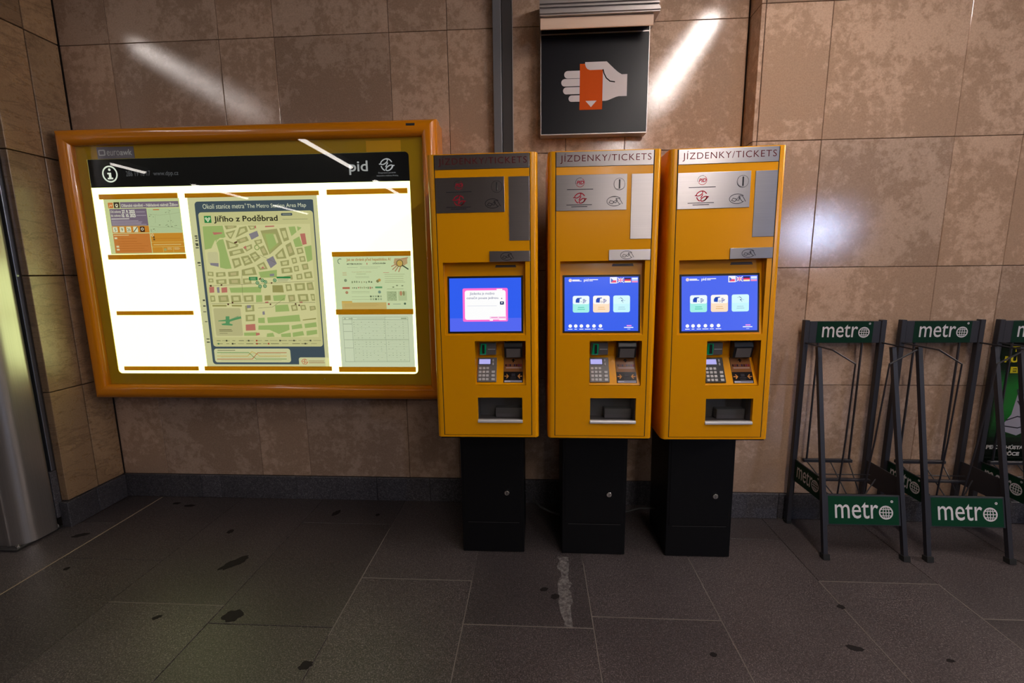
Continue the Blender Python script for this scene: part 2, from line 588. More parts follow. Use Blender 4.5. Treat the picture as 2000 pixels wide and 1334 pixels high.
def tile_wall(wall, cols, rows, mat, y=0.0, t=0.02, name='tile'):
    for x0, x1 in zip(cols[:-1], cols[1:]):
        for z0, z1 in zip(rows[:-1], rows[1:]):
            me = slab_mesh(x1 - x0, z1 - z0, t)
            o = bpy.data.objects.new(name, me)
            if not me.materials: me.materials.append(MATS[mat])
            COL.objects.link(o); o.parent = wall
            o.location = ((x0 + x1) / 2, y + random.uniform(-0.0006, 0.0006), (z0 + z1) / 2)
            o.rotation_euler = (random.uniform(-.0012, .0012), 0, random.uniform(-.0012, .0012))


# back wall: limestone slabs 60 x 60 and 30 x 60 cm over a granite plinth
BCOLS = [-2.519, -2.2407, -1.6439, -1.3472, -0.7465, -0.4477, 0.152, 0.4525, 1.0325]
w_back = MB().box(-2.75, 1.10, 0.006, 0.10, 0, CEIL).build('wall_back', 'joint_dark')
tag(w_back, 'beige limestone slab wall behind the ticket machines and lightbox', 'wall', kind='structure')
tile_wall(w_back, BCOLS, ROWS, 'limestone')

RCOLS = [1.058, 1.3575, 1.9602, 2.2628, 2.893, 3.163, 3.763, 4.063]
w_right = MB().box(1.045, 4.2, -0.108, 0.10, 0, CEIL).build('wall_right', 'joint_dark')
tag(w_right, 'beige limestone wall section standing forward behind the newspaper racks', 'wall', kind='structure')
tile_wall(w_right, RCOLS, ROWS, 'limestone', -0.1147)
for z0, z1 in zip(ROWS[:-1], ROWS[1:]):      # the return slabs whose edge shows as a narrow strip
    MB().box(1.0375, 1.0565, -0.1147, 0.004, z0 + .0013, z1 - .0013).build('tile', 'limestone', w_right, bevel=0.0015, seg=1)

w_left = MB().box(-2.75, -2.556, -0.335, 0.006, 0, CEIL).build('wall_left', 'joint_dark')
tag(w_left, 'short limestone wall end at the left beside the lightbox', 'wall', kind='structure')
for y0, y1 in ((-0.335, -0.165), (-0.165, -0.004)):
    for z0, z1 in zip(ROWS[:-1], ROWS[1:]):
        MB().box(-2.558, -2.519, y0 + .0026, y1 - .0026, z0 + .0026, z1 - .0026).build('tile', 'limestone_veined', w_left, bevel=0.002, seg=1)

# granite plinths
base_b = MB().box(-2.52, 1.04, -0.004, 0.006, 0, 0.14).build('baseboard_back', 'mortar')
tag(base_b, 'dark speckled granite plinth along the back wall', 'baseboard', kind='structure')
bx = [-2.519, -2.033, -1.908, -1.436, -0.945, -0.626, -0.15, 0.34, 0.80, 1.037]
for a, b in zip(bx[:-1], bx[1:]):
    MB().box(a + .0015, b - .0015, -0.012, 0.004, 0.0, 0.142).build('plinth_stone', 'plinth_granite', base_b, bevel=0.002, seg=1)
base_r = MB().box(1.05, 4.2, -0.119, -0.108, 0, 0.14).build('baseboard_right', 'mortar')
tag(base_r, 'dark speckled granite plinth behind the newspaper racks', 'baseboard', kind='structure')
bx = [1.037, 1.30, 1.79, 2.28, 2.77, 3.26, 3.75, 4.2]
for a, b in zip(bx[:-1], bx[1:]):
    MB().box(a + .0015, b - .0015, -0.127, -0.110, 0.0, 0.142).build('plinth_stone', 'plinth_granite', base_r, bevel=0.002, seg=1)
base_l = MB().box(-2.556, -2.516, -0.34, -0.01, 0, 0.14).build('baseboard_left', 'mortar')
tag(base_l, 'dark granite plinth under the left wall end', 'baseboard', kind='structure')
for y0, y1 in ((-0.352, -0.19), (-0.19, -0.013)):
    MB().box(-2.557, -2.505, y0, y1 - .002, 0.0, 0.142).build('plinth_stone', 'plinth_granite', base_l, bevel=0.003, seg=1)

# floor: granite slabs half a metre wide, laid in strips with staggered cross joints
floor = MB().box(-9.5, 9.5, -13.5, 0.1, -0.25, -0.004).build('floor', 'mortar')
tag(floor, 'dark speckled granite slab floor of the station hall', 'floor', kind='structure')
FX = [-4.27, -3.775, -3.28, -2.785, -2.283, -1.775, -1.277, -0.778, -0.284, 0.215, 0.711, 1.22, 1.712, 2.21, 2.71, 3.21, 3.71, 4.2]
CROSS = {-2.283: -0.60, -1.775: -0.868, -1.277: -0.26, -0.778: -0.68, -0.284: -0.922, 0.215: -0.863, 0.711: -0.32, 1.22: -0.62, 1.712: -0.811}
NEXT = {-1.277: [-0.26, -0.96], 0.711: [-0.32, -1.22]}
for i, (a, b) in enumerate(zip(FX[:-1], FX[1:])):
    y1 = CROSS.get(a, -0.3 - 0.37 * (i % 3))
    js = [0.0] + NEXT.get(a, [y1])
    while js[-1] > -3.2: js.append(js[-1] - 0.93 - 0.05 * (i % 2))
    for p, q in zip(js[:-1], js[1:]):
        d = random.uniform(-0.0006, 0.0006)
        MB().box(a + .0012, b - .0012, q + .0012, p - .0012, -0.03, d).build('floor_slab', 'floor_granite', floor, bevel=0.0012, seg=1)
MB().box(-9.5, 9.5, -13.5, -3.35, -0.03, 0.0).build('floor_beyond', 'floor_granite', floor)
# the one wide pale joint running to the lightbox corner
MB().box(-2.2862, -2.2798, -2.6, -0.02, -0.006, 0.0008).build('pale_joint', 'mortar_pale', floor)
for x, y0, y1 in ((0.215, -2.4, -0.54), (-0.284, -2.4, -0.68), (0.711, -2.4, -0.48), (1.22, -2.4, -0.62), (1.712, -2.4, -0.62), (-0.778, -1.0, -0.3)):
    MB().box(x - .0017, x + .0017, y0, y1, -0.006, 0.0005).build('pale_joint', 'mortar', floor)
for x0, x1, y in ((-0.284, 0.215, -0.922), (0.215, 0.711, -0.863), (-0.778, -0.284, -0.68), (1.22, 1.712, -0.62), (1.712, 2.2, -0.811), (-1.777, -1.277, -0.868)):
    MB().box(x0, x1, y - .0018, y + .0018, -0.006, 0.0006).build('pale_joint', 'mortar', floor)


def blot(cx, cy, rx, ry, rot, mat, name, wob=0.18):
    n = 18; pts = []
    for i in range(n):
        a = 2 * math.pi * i / n; k = 1 + random.uniform(-wob, wob)
        u, v = rx * k * math.cos(a), ry * k * math.sin(a)
        pts.append((cx + u * math.cos(rot) - v * math.sin(rot), cy + u * math.sin(rot) + v * math.cos(rot)))
    MB().prism(pts, 2, 0.0, 0.0011).build(name, mat, floor)


for cx, cy, rx, ry, ro in ((-1.416, -0.603, .062, .026, .9), (-1.205, -0.918, .042, .030, .1), (-0.798, -1.126, .022, .018, .4), (-1.131, -0.158, .03, .018, 1.2),
                           (-1.613, -0.357, .016, .018, .2), (-2.035, -0.113, .03, .012, .1), (-2.135, -0.088, .022, .01, 0), (-2.174, -0.677, .014, .012, 0), (-2.38, -0.42, .035, .016, .4),
                           (0.03, -0.72, .018, .01, .2), (0.075, -0.76, .018, .014, .2), (1.13, -0.97, .028, .012, -.2), (1.215, -0.77, .014, .012, 0), (-0.89, -0.17, .012, .012, 0),
                           (1.42, -1.01, .014, .007, 0), (-1.50, -0.94, .016, .01, .6), (0.62, -1.02, .012, .01, 0)):
    blot(cx, cy, rx, ry, ro, 'stain', 'stain')

# pale spilled streak in front of the middle machine: dried, cracked film
m, nt, b_, N, L = new_mat('dried_spill')
tcx = N.new('ShaderNodeNewGeometry')
nz = noise(N, L, tcx.outputs['Position'], 55.0, 6, 0.75)
rp = ramp(N, [(0.40, (0.05, 0.042, 0.042)), (0.64, (0.20, 0.18, 0.175))]); L.new(nz, rp.inputs[0])
L.new(rp.outputs[0], b_.inputs['Base Color']); b_.inputs['Roughness'].default_value = 0.7
left = [(0.098 + random.uniform(-.012, .012), -0.50 - 0.42 * i / 16) for i in range(17)]
right = [(0.150 - 0.012 * i / 16 + random.uniform(-.01, .01), -0.50 - 0.42 * i / 16) for i in range(17)]
MB().prism(left + right[::-1], 2, 0.0, 0.0010).build('spill', 'dried_spill', floor)

# ceiling and the far sides of the hall (only seen mirrored in glass and metal)
ceil = MB().box(-9.5, 9.5, -13.5, 0.1, CEIL, CEIL + 0.1).build('ceiling', 'ceiling_paint')
tag(ceil, 'low beige ceiling of the station hall above the frame', 'ceiling', kind='structure')
w_rear = MB().box(-9.5, 9.5, -13.6, -13.5, 0, CEIL).build('wall_rear', 'sign_board')
tag(w_rear, 'far brown wall of the station hall behind the viewer', 'wall', kind='structure')
w_side = MB().box(9.5, 9.6, -13.5, 0.1, 0, CEIL).build('wall_far_right', 'sign_board')
tag(w_side, 'brown end wall of the hall far to the right', 'wall', kind='structure')

w_fl = MB().box(-9.5, -3.6, -0.32, -0.2, 0, CEIL).box(-9.6, -9.5, -13.5, -0.2, 0, CEIL).build('wall_far_left', 'sign_board')
tag(w_fl, 'brown wall of the hall running on beyond the column at the left', 'wall', kind='structure')
w_fr = MB().box(4.2, 9.5, -0.1147, 0.1, 0, CEIL).build('wall_beyond_right', 'limestone')
tag(w_fr, 'limestone wall running on to the right past the newspaper racks', 'wall', kind='structure')

# steel portal at the far left: frame strip, dark recess, sheet and rounded column
door = empty('door_1', (-2.75, -0.30, 0), 'grey steel sliding gate recess left of the limestone wall end', 'door', kind='structure')
def D(name, x0, x1, y0, y1, z0, z1, mat, bev=0.002):
    MB().box(x0 + 2.75, x1 + 2.75, y0 + .30, y1 + .30, z0, z1).build(name, mat, door, bevel=bev, seg=1)
D('recess_panel', -3.6, -2.56, -0.325, -0.30, 0.0, CEIL, 'steel_dark')
D('frame_strip', -2.588, -2.562, -0.352, -0.325, 0.32, CEIL, 'steel_sheet')
D('plinth_block', -2.590, -2.5585, -0.366, -0.325, 0.06, 0.318, 'plinth_granite')
D('upper_sheet', -2.70, -2.590, -0.338, -0.325, 1.43, CEIL, 'steel_sheet')
D('sheet_ledge', -2.70, -2.590, -0.343, -0.325, 1.412, 1.43, 'alu_profile')
D('side_stone', -2.80, -2.632, -0.347, -0.338, 1.0, CEIL, 'limestone')

column = empty('metal_column', (-2.62, -0.455, 0), 'rounded grey metal column bolted to the floor at the left edge', 'column')
prof = []
for cx, cy, r, a0 in ((-0.075 + 0.0, 0.0, 0.0, 0),):
    pass
xl, xr, yf, yb, R = -0.135, 0.078, -0.085, 0.085, 0.075
for cx, cy, r, a0 in ((xr - R, yb - .03, .03, 0), (xl + .012, yb - .012, .012, 90), (xl + .012, yf + .012, .012, 180), (xr - R, yf + R, R, 270)):
    rr = r if r != .03 else .03
    cxx = xr - .03 if r == .03 else cx
    for i in range(9):
        a = math.radians(a0 + 90 * i / 8); prof.append((cxx + rr * math.cos(a), cy + rr * math.sin(a)))
MB().prism(prof, 2, 0.012, CEIL).build('shaft', 'column_metal', column, smooth=True)
MB().box(-0.012, 0.006, -0.092, -0.083, 0.012, CEIL).build('rib', 'column_metal', column, bevel=0.003)
MB().box(-0.40, 0.067, -0.115, 0.102, 0.0, 0.012).build('base_plate', 'dark_metal', column, bevel=0.002, seg=1)
for x, y in ((0.049, -0.092), (0.047, 0.092), (-0.15, -0.1)):
    mb = MB().tube([(x, y, 0.012), (x, y, 0.019)], 0.010, 6); mb.tube([(x, y, 0.019), (x, y, 0.026)], 0.006, 10)
    mb.build('bolt', 'bolt_metal', column)

# cable trunking on the back wall
duct = empty('cable_trunking', (-0.165, 0.0, 1.2), 'grey metal cable trunking running up the wall left of the hanging sign', 'trunking')
MB().box(-0.048, -0.006, -0.045, -0.0005, -0.55, CEIL - 1.2 - .001).build('front_channel', 'grey_trunking', duct, bevel=0.003)
MB().box(-0.004, 0.050, -0.030, -0.0005, -0.55, CEIL - 1.2 - .001).build('rear_channel', 'dark_trunking', duct, bevel=0.002)
MB().box(0.047, 0.051, -0.034, -0.028, -0.55, CEIL - 1.2 - .001).build('edge_strip', 'alu_profile', duct)

# ceiling tube lights: rows of 1.5 m battens
first = None
for rx, (strength, count) in LAMP_ROWS.items():
    for k in range(count):
        y0 = -0.74 - 2.46 * k
        t = empty('ceiling_light', (rx, y0, 2.89), 'slim fluorescent batten in the rows on the hall ceiling, seen mirrored in the wall', 'light', 'ceiling battens')
        MB().box(-0.05, 0.05, -1.52, 0.02, 0.035, CEIL - 2.89 - .001).build('housing', 'lamp_housing', t, bevel=0.004, seg=1)
        me = MB()
        pr = [(0.036 * math.cos(math.pi + math.pi * i / 4), 0.035 + 0.028 * math.sin(math.pi + math.pi * i / 4)) for i in range(5)]
        me.prism([(p[0], p[1]) for p in pr], 1, -1.49, -0.01)
        me.build('diffuser', lamp_mat(strength), t)

# a lit display far across the hall; its blue glint shows on the limestone right of the machines
disp = empty('hall_display', (5.45, -7.0, 1.75), 'lit blue display hanging far across the hall, seen as a glint', 'display')
MB().box(-0.40, 0.40, -0.08, -0.005, -0.02, 0.62).build('case', 'black_plastic', disp, bevel=0.01)
MB().box(-0.25, 0.25, -0.004, 0.004, 0.10, 0.50).build('screen', 'far_screen', disp)
MB().tube([(0, -0.04, 0.62), (0, -0.04, CEIL - 1.75)], 0.02).build('hanger', 'black_paint', disp)


# ================================================================== ticket machines
MX = {'half': 0.22, 'z0': 0.630, 'z1': 1.797, 'panel': 0.1875}


def screen_print(kind, w, h):
    p = Print()
    X = lambda u: -w / 2 + u * w
    Z = lambda v: h - v * h
    blue = {'menu': '3a62ee', 'menu_pale': '4d69f0', 'message': '2f5ef0'}[kind]
    p.rect(-w / 2, w / 2, 0, h, blue, 1)
    if kind == 'message':
        p.rect(-w / 2, w / 2, 0, h * 0.25, '5468f2', 2)
        p.rrect(X(.185), X(.815), Z(.815), Z(.19), .006, 'ff6fd6', 3)
        p.rrect(X(.215), X(.785), Z(.78), Z(.23), .009, 'ffffff', 4)
        p.text('Jízdenka je možno', X(.285), X(.63), Z(.325), Z(.265), '4a4a86', 5)
        p.text('označit pouze jednou.', X(.24), X(.69), Z(.405), Z(.345), '4a4a86', 5)
        p.rect(X(.25), X(.66), Z(.525), Z(.517), 'd8dce8', 5)
        p.disc(X(.73), Z(.385), .0022, '16204c', 5, 10)
        p.rrect(X(.705), X(.76), Z(.50), Z(.44), .002, '16285e', 5); p.disc(X(.732), Z(.465), .003, 'ffffff', 6, 10)
        p.rect(X(.66), X(.74), Z(.228), Z(.205), 'ffffff', 5)
        p.rect(X(.56), X(.79), Z(.77), Z(.72), 'ffd9f2', 5); p.rect(X(.58), X(.67), Z(.745), Z(.735), 'e05ab4', 6); p.rect(X(.69), X(.785), Z(.745), Z(.735), 'e05ab4', 6)
        p.rect(X(.56), X(.605), Z(.80), Z(.765), 'ffffff', 5); p.rect(X(.69), X(.79), Z(.79), Z(.775), 'ffffff', 5)
        return p
    p.disc(X(.078), Z(.06), .0066, 'ffffff', 2); round_emblem(p, X(.078), Z(.06), .005, 'd8456a', 3)
    p.rect(X(.105), X(.205), Z(.062), Z(.045), 'ffffff', 2); p.rect(X(.105), X(.232), Z(.078), Z(.066), 'ffffff', 2)
    p.text('pid', X(.262), X(.325), Z(.095), Z(.03), 'ffffff', 2, bold=.02)
    p.rect(X(.335), X(.455), Z(.057), Z(.043), 'ffffff', 2); p.rect(X(.335), X(.385), Z(.076), Z(.066), 'ffffff', 2)
    # four flags
    fz0, fz1 = Z(.108), Z(.022)
    p.rect(X(.617), X(.712), Z(.122), Z(.008), 'ffffff', 2)
    p.rect(X(.628), X(.702), (fz0 + fz1) / 2, fz1, 'f2f4ff', 3); p.rect(X(.628), X(.702), fz0, (fz0 + fz1) / 2, 'f0527c', 3)
    p.poly([(X(.628), fz0), (X(.662), (fz0 + fz1) / 2), (X(.628), fz1)], '4a6cc8', 4)
    p.rect(X(.722), X(.80), fz0, fz1, '6a6fd0', 2)
    p.line([(X(.722), fz0), (X(.80), fz1)], .0028, 'ffffff', 3); p.line([(X(.722), fz1), (X(.80), fz0)], .0028, 'ffffff', 3)
    p.rect(X(.753), X(.769), fz0, fz1, 'ffe8f4', 4); p.rect(X(.722), X(.80), (fz0 + fz1) / 2 - .0026, (fz0 + fz1) / 2 + .0026, 'ffe8f4', 4)
    p.rect(X(.757), X(.765), fz0, fz1, 'f0509a', 5); p.rect(X(.722), X(.80), (fz0 + fz1) / 2 - .0014, (fz0 + fz1) / 2 + .0014, 'f0509a', 5)
    t3 = (fz1 - fz0) / 3
    for i, c in enumerate(('fff0c8', 'e8305e', '1c2050')): p.rect(X(.812), X(.898), fz0 + i * t3, fz0 + (i + 1) * t3, c, 2)
    for i, c in enumerate(('f58cc0', 'a8c4ff', 'eef4ff')): p.rect(X(.910), X(.99), fz0 + i * t3, fz0 + (i + 1) * t3, c, 2)
    for u0, top, bot, ink, k in ((.112, 'eefcff', 'a6f2ea', '1fb89a', 0), (.388, 'fffaf6', 'ffe2c4', 'e8b46a', 1), (.662, 'd6fbff', 'c8f8ff', '9cc4d8', 2)):
        u1 = u0 + .226
        p.rrect(X(u0), X(u1), Z(.655), Z(.345), .0075, bot, 2)
        p.rrect(X(u0), X(u1), Z(.50), Z(.345), .0075, top, 3)
        p.rect(X(u0 + .07), X(u1 - .07), Z(.565), Z(.555), ink, 3); p.rect(X(u0 + .065), X(u1 - .06), Z(.60), Z(.59), ink, 3)
        if k < 2:
            q = u0 + .04
            p.poly([(X(q), Z(.47)), (X(q), Z(.42)), (X(q + .02), Z(.385)), (X(q + .08), Z(.38)), (X(q + .08), Z(.395)), (X(q + .055), Z(.40)), (X(q + .05), Z(.475))], '1c47b4', 4)
            for i, (a, b) in enumerate(((.098, .125), (.098, .145), (.098, .138), (.098, .118))):
                p.rect(X(q + a), X(q + b), Z(.41 + .021 * i + .008), Z(.41 + .021 * i - .003), '1c2f9c', 4)
            if k == 1: p.ring(X(q + .075), Z(.46), .0035, .0012, '20306c', 4, 12)
            else: p.rect(X(q + .068), X(q + .082), Z(.458), Z(.45), '20306c', 4)
        else:
            c = X(u0 + .115)
            p.line([(c - .006, Z(.375)), (c, Z(.40)), (c + .006, Z(.42)), (c, Z(.445)), (c + .006, Z(.475))], .0012, '2b4a8c', 4)
            p.line([(c - .013, Z(.40)), (c - .003, Z(.395))], .0009, '5a7ab0', 4); p.line([(c + .002, Z(.44)), (c + .014, Z(.44))], .0009, '5a7ab0', 4)
            p.disc(c, Z(.44), .0022, '243c80', 4, 10); p.disc(c, Z(.40), .0018, '243c80', 4, 10)
    for u, wd in ((.078, .06), (.153, .035), (.23, .055), (.317, .08), (.402, .05), (.49, .07)):
        p.disc(X(u), Z(.905), .0072, 'ffffff', 2); p.rect(X(u - wd / 2), X(u + wd / 2), Z(.97), Z(.957), 'f4f6ff', 2)
    p.rect(X(.845), X(.91), Z(.912), Z(.892), 'ff9aee', 2); p.rect(X(.81), X(.935), Z(.942), Z(.927), 'ffffff', 2); p.rect(X(.855), X(.895), Z(.972), Z(.96), 'c8d0ff', 2)
    return p


def ticket_machine(x, lean, label, screen, black_pad):
    t = empty('ticket_machine', (x, -0.60, 0.0015), label, 'ticket machine', 'row of yellow ticket machines')
    t.rotation_euler = (0, lean, 0)
    z0, z1, pw, H = MX['z0'], MX['z1'], MX['panel'], MX['half']
    # housing: open-fronted shell with rounded front corners
    half = [(pw + .0034, .03), (pw + .0034, 0.0), (.204, 0.0), (.2095, .0018), (.2140, .0062), (.2180, .0135), (.2195, .022), (H, .034), (H, .44), (.20, .455)]
    mb = MB()
    for s in (1, -1):
        pr = [(s * a, b) for a, b in half]
        for (a, b), (c, d) in zip(pr[:-1], pr[1:]):
            mb.face([(a, b, z0), (c, d, z0), (c, d, z1), (a, b, z1)])
    mb.face([(-.20, .455, z0), (.20, .455, z0), (.20, .455, z1), (-.20, .455, z1)])
    out = [(a, b) for a, b in half[1:]] + [(-a, b) for a, b in half[1:][::-1]]
    for z, dz in ((z1, .0), (z0, .0)):
        mb.face([(a, b, z) for a, b in out])
    mb.face([(-pw - .0034, 0, z0), (pw + .0034, 0, z0), (pw + .0034, 0, z0 + .0085), (-pw - .0034, 0, z0 + .0085)])
    mb.face([(-pw - .0034, 0, z1 - .0035), (pw + .0034, 0, z1 - .0035), (pw + .0034, 0, z1), (-pw - .0034, 0, z1)])
    mb.build('housing', 'yellow_paint', t, smooth=True)
    MB().box(-.205, .205, .004, .45, z0 - .006, z0 - .0005).build('base_tray', 'black_paint', t)
    MB().box(-.2, .2, .20, .21, z0 + .01, z1 - .01).build('inner_baffle', 'black_plastic', t)
    # black strip added in the gap round the door, standing in for its shade
    shade_strip = MB()
    for sx in (-1, 1):
        a_, b2 = sorted((sx * (pw - .0002), sx * (pw + .0034)))
        shade_strip.box(a_, b2, .0012, .006, z0 + .0085, z1 - .0035)
    shade_strip.box(-pw, pw, .0012, .006, z0 + .0085, z0 + .0107)
    shade_strip.build('door_gap_shade', 'rubber_and_shade', t)
    # door panel with its three openings
    scr = (-.170, .168, 1.0755, 1.3755); nic = (-.047, .1665, .8605, 1.050); tra = (-.041, .1500, .697, .806)
    door = holed_plate(-pw, pw, z0 + .0105, 1.7375, [scr, nic, tra], .018).build('front_panel', 'yellow_paint', t)
    # screen recess: bezel leaning back towards its top
    a = math.atan2(.033, .300); ln = .304
    rec = MB()
    rec.face([(scr[0], .003, scr[2]), (scr[1], .003, scr[2]), (scr[1], .036, scr[3]), (scr[0], .036, scr[3])])
    rec.face([(scr[0], .002, scr[2]), (scr[0], .036, scr[3]), (scr[0], .002, scr[3])])
    rec.face([(scr[1], .002, scr[2]), (scr[1], .002, scr[3]), (scr[1], .036, scr[3])])
    rec.face([(scr[0], .002, scr[3]), (scr[1], .002, scr[3]), (scr[1], .036, scr[3]), (scr[0], .036, scr[3])])
    rec.build('screen_recess', 'yellow_paint', t)
    sw, sh = .300, .222
    mount = (-.0005, .003, scr[2])
    bez = MB().box(-.158, .158, -.0015, .001, .0075, .0075 + .238).build('screen_bezel', 'black_plastic', t, mount, (-a, 0, 0), bevel=.001, seg=1)
    sp = screen_print(screen, sw, sh)
    sp.build('screen', 'print_screen', t, (mount[0], mount[1] - .0018 * math.cos(a) + .0155 * math.sin(a), mount[2] + .0155 * math.cos(a) - .0018 * math.sin(a)), (-a, 0, 0))
    # ticket slot above the screen
    MB().box(.045, .128, -.0012, .001, .2845, .2895).build('slot', 'black_plastic', t, mount, (-a, 0, 0))
    MB().box(.043, .130, -.0016, .001, .2800, .2838).build('slot_lip', 'dark_metal', t, mount, (-a, 0, 0))
    # name plate
    tp = MB().box(-.1872, .1872, -.0018, .004, 1.7385, 1.7935).build('name_plate', 'stainless', t, bevel=.0007, seg=1)
    p = Print(); p.text('JÍZDENKY/TICKETS', -.172, .178, 1.749, 1.787, '5e1218', 1, bold=-.004, spacing=1.12)
    p.build('lettering', 'print_matt', tp, (0, -.0019, 0))
    # information plate with the emblems and the coin slot
    ip = MB().box(-.1872, .088, -.002, .004, 1.572, 1.7075).build('information_plate', 'stainless', t, bevel=.0007, seg=1)
    p = Print(); red = 'b01830'
    p.ring(-.094, 1.678, .0165, .0018, red, 1, a0=-150, a1=60); p.ring(-.094, 1.678, .0178, .0014, '3a3438', 1, a0=70, a1=200); p.text('PID', -.108, -.079, 1.671, 1.685, red, 1, bold=.03, italic=.25)
    p.rect(-.145, -.043, 1.651, 1.6535, '2a2830', 1)
    p.build('tariff_emblem', 'print_matt', ip, (0, -.0021, 0))
    p = Print(); round_emblem(p, -.094, 1.619, .0215, red)
    p.rect(-.147, -.047, 1.5925, 1.595, '2a2830', 1); p.rect(-.128, -.065, 1.5855, 1.588, '2a2830', 1)
    p.build('company_emblem', 'print_matt', ip, (0, -.0021, 0))
    p = Print(); p.ring(.058, 1.669, .0215, .0012, '24222a', 1, rz=.0225); p.build('slot_ring', 'print_matt', ip, (0, -.0021, 0))
    p = Print(); card_hand_icon(p, .040, 1.605, .058, '24222a'); p.build('hand_symbol', 'print_matt', ip, (0, -.0021, 0))
    MB().tube([(.058, -.0034, 1.669), (.058, -.001, 1.669)], .0195, 24).build('coin_disc', 'stainless', ip)
    MB().box(.0555, .0615, -.0042, -.001, 1.652, 1.687).build('coin_slot', 'black_plastic', ip, bevel=.001, seg=1)
    MB().box(.105, .1872, -.0018, .004, 1.4595, 1.7065).build('side_plate', 'stainless', t, bevel=.0007, seg=1)
    cp = MB().box(.0235, .1872, -.0035, .004, 1.3768, 1.4185).build('card_plate', 'stainless', t, bevel=.0008, seg=1)
    p = Print(); card_hand_icon(p, .094, 1.397, .05, '24222a'); p.build('card_symbol', 'print_matt', cp, (0, -.0037, 0))
    # payment niche: sloping shelf, back wall, sides
    nx0, nx1, nz0, nz1 = nic
    yb, zs, sa = .070, .975, math.atan2(.065, .112)
    n = MB()
    n.face([(nx0, .004, nz0 + .002), (nx1, .004, nz0 + .002), (nx1, yb, zs), (nx0, yb, zs)])
    n.face([(nx0, yb, zs), (nx1, yb, zs), (nx1, yb, nz1), (nx0, yb, nz1)])
    n.face([(nx0, .002, nz1), (nx1, .002, nz1), (nx1, yb, nz1), (nx0, yb, nz1)])
    for xx in (nx0, nx1):
        n.face([(xx, .002, nz0), (xx, .004, nz0 + .002), (xx, yb, zs), (xx, yb, nz1), (xx, .002, nz1)])
    n.build('payment_niche', 'yellow_paint', t)
    sh_ = (0, .004, nz0 + .002)       # shelf frame: leans back by sa
    kp = MB().box(-.043, .040, -.006, .001, .010, .120).build('keypad', 'black_plastic' if black_pad else 'grey_plastic', t, sh_, (-sa, 0, 0), bevel=.0015, seg=1)
    MB().box(-.0385, .0145, -.0068, -.005, .086, .1135).build('display_frame', 'black_plastic', kp)
    MB().box(-.0365, .0125, -.0074, -.005, .089, .1115).build('display', 'lcd', kp)
    keys = MB()
    for r in range(4):
        for c in range(3):
            x0 = -.0365 + c * .0158; zz = .0155 + r * .0165
            keys.box(x0, x0 + .0115, -.0085, -.005, zz, zz + .0105)
        if r < 3: keys.box(.0185, .0325, -.0085, -.005, .0155 + r * .0165, .0155 + r * .0165 + .0105)
    keys.box(.021, .027, -.008, -.005, .100, .112); keys.box(.021, .027, -.008, -.005, .084, .096)
    tag(keys.build('keys', 'key_cap', kp, bevel=.0008, seg=1), kind='stuff')
    st = MB().box(.070, .153, -.0016, .001, .008, .121).build('instruction_plate', 'black_plastic', t, sh_, (-sa, 0, 0), bevel=.0006, seg=1)
    p = Print()
    p.rect(.0708, .1522, .056, .1205, '8a5a34', 1); p.rect(.0708, .1522, .008, .056, '1c181a', 1)
    p.rect(.074, .149, .0095, .0175, 'b8b4c4', 2); p.rect(.10, .148, .0125, .0145, '3a3638', 3)
    p.poly([(.1115, .116), (.121, .106), (.1145, .106), (.1145, .099), (.1085, .099), (.1085, .106), (.102, .106)], '1a1210', 2)
    for i, c in enumerate(('3a1c1c', '6a3030', '2c1c30', '7a4a38', '3c2840', '4a1c1c', '6a2c50', '8a2c2c')):
        p.rect(.076 + i * .0092, .0835 + i * .0092, .080, .090, c, 2)
    p.rect(.080, .146, .071, .077, 'a88a86', 2)
    for s, xx in ((1, .074), (-1, .149)):
        p.poly([(xx, .038), (xx + s * .011, .038), (xx + s * .007, .046), (xx + s * .011, .046), (xx + s * .019, .036), (xx + s * .011, .026), (xx + s * .007, .026), (xx + s * .011, .034), (xx, .034)], 'd08a44', 2)
    p.rect(.104, .120, .036, .048, '38343a', 2); p.lines(.099, .126, .024, .031, 2, .002, '4a464c', 2, 0.1)
    p.build('instruction_print', 'print_gloss', st, (0, -.0018, 0))
    cr = MB().box(-.036, .037, yb - .020, yb, .982, 1.034).build('card_reader', 'grey_plastic', t, bevel=.002, seg=1)
    MB().prism([(-.033, .984), (-.006, .984), (-.003, 1.031), (-.026, 1.031)], 1, yb - .030, yb - .018).build('green_guide', 'green_plastic', cr, bevel=.002, seg=1)
    MB().box(-.021, -.011, yb - .034, yb - .028, .990, 1.028).build('guide_slot', 'black_plastic', cr)
    MB().box(.002, .034, yb - .0215, yb - .018, 1.005, 1.008).build('card_slot', 'alu_lip', cr)
    rd = MB().prism([(yb, .966), (yb - .030, .972), (yb - .046, 1.020), (yb - .040, 1.040), (yb, 1.040)], 0, .074, .152).build('contactless_reader', 'black_plastic', t, bevel=.003, seg=2)
    MB().prism([(yb - .0315, .973), (yb - .0335, .973), (yb - .0465, 1.013), (yb - .0445, 1.013)], 0, .083, .143).build('reader_face', 'grey_plastic', rd)
    # delivery tray
    tx0, tx1, tz0, tz1 = tra
    b = MB()
    for f in ([(tx0, .10, tz0), (tx1, .10, tz0), (tx1, .10, tz1), (tx0, .10, tz1)], [(tx0, .016, tz0), (tx1, .016, tz0), (tx1, .10, tz0), (tx0, .10, tz0)],
              [(tx0, .016, tz1), (tx1, .016, tz1), (tx1, .10, tz1), (tx0, .10, tz1)], [(tx0, .016, tz0), (tx0, .016, tz1), (tx0, .10, tz1), (tx0, .10, tz0)],
              [(tx1, .016, tz0), (tx1, .016, tz1), (tx1, .10, tz1), (tx1, .10, tz0)]):
        b.face(f)
    b.build('delivery_tray', 'tray_dark', t)
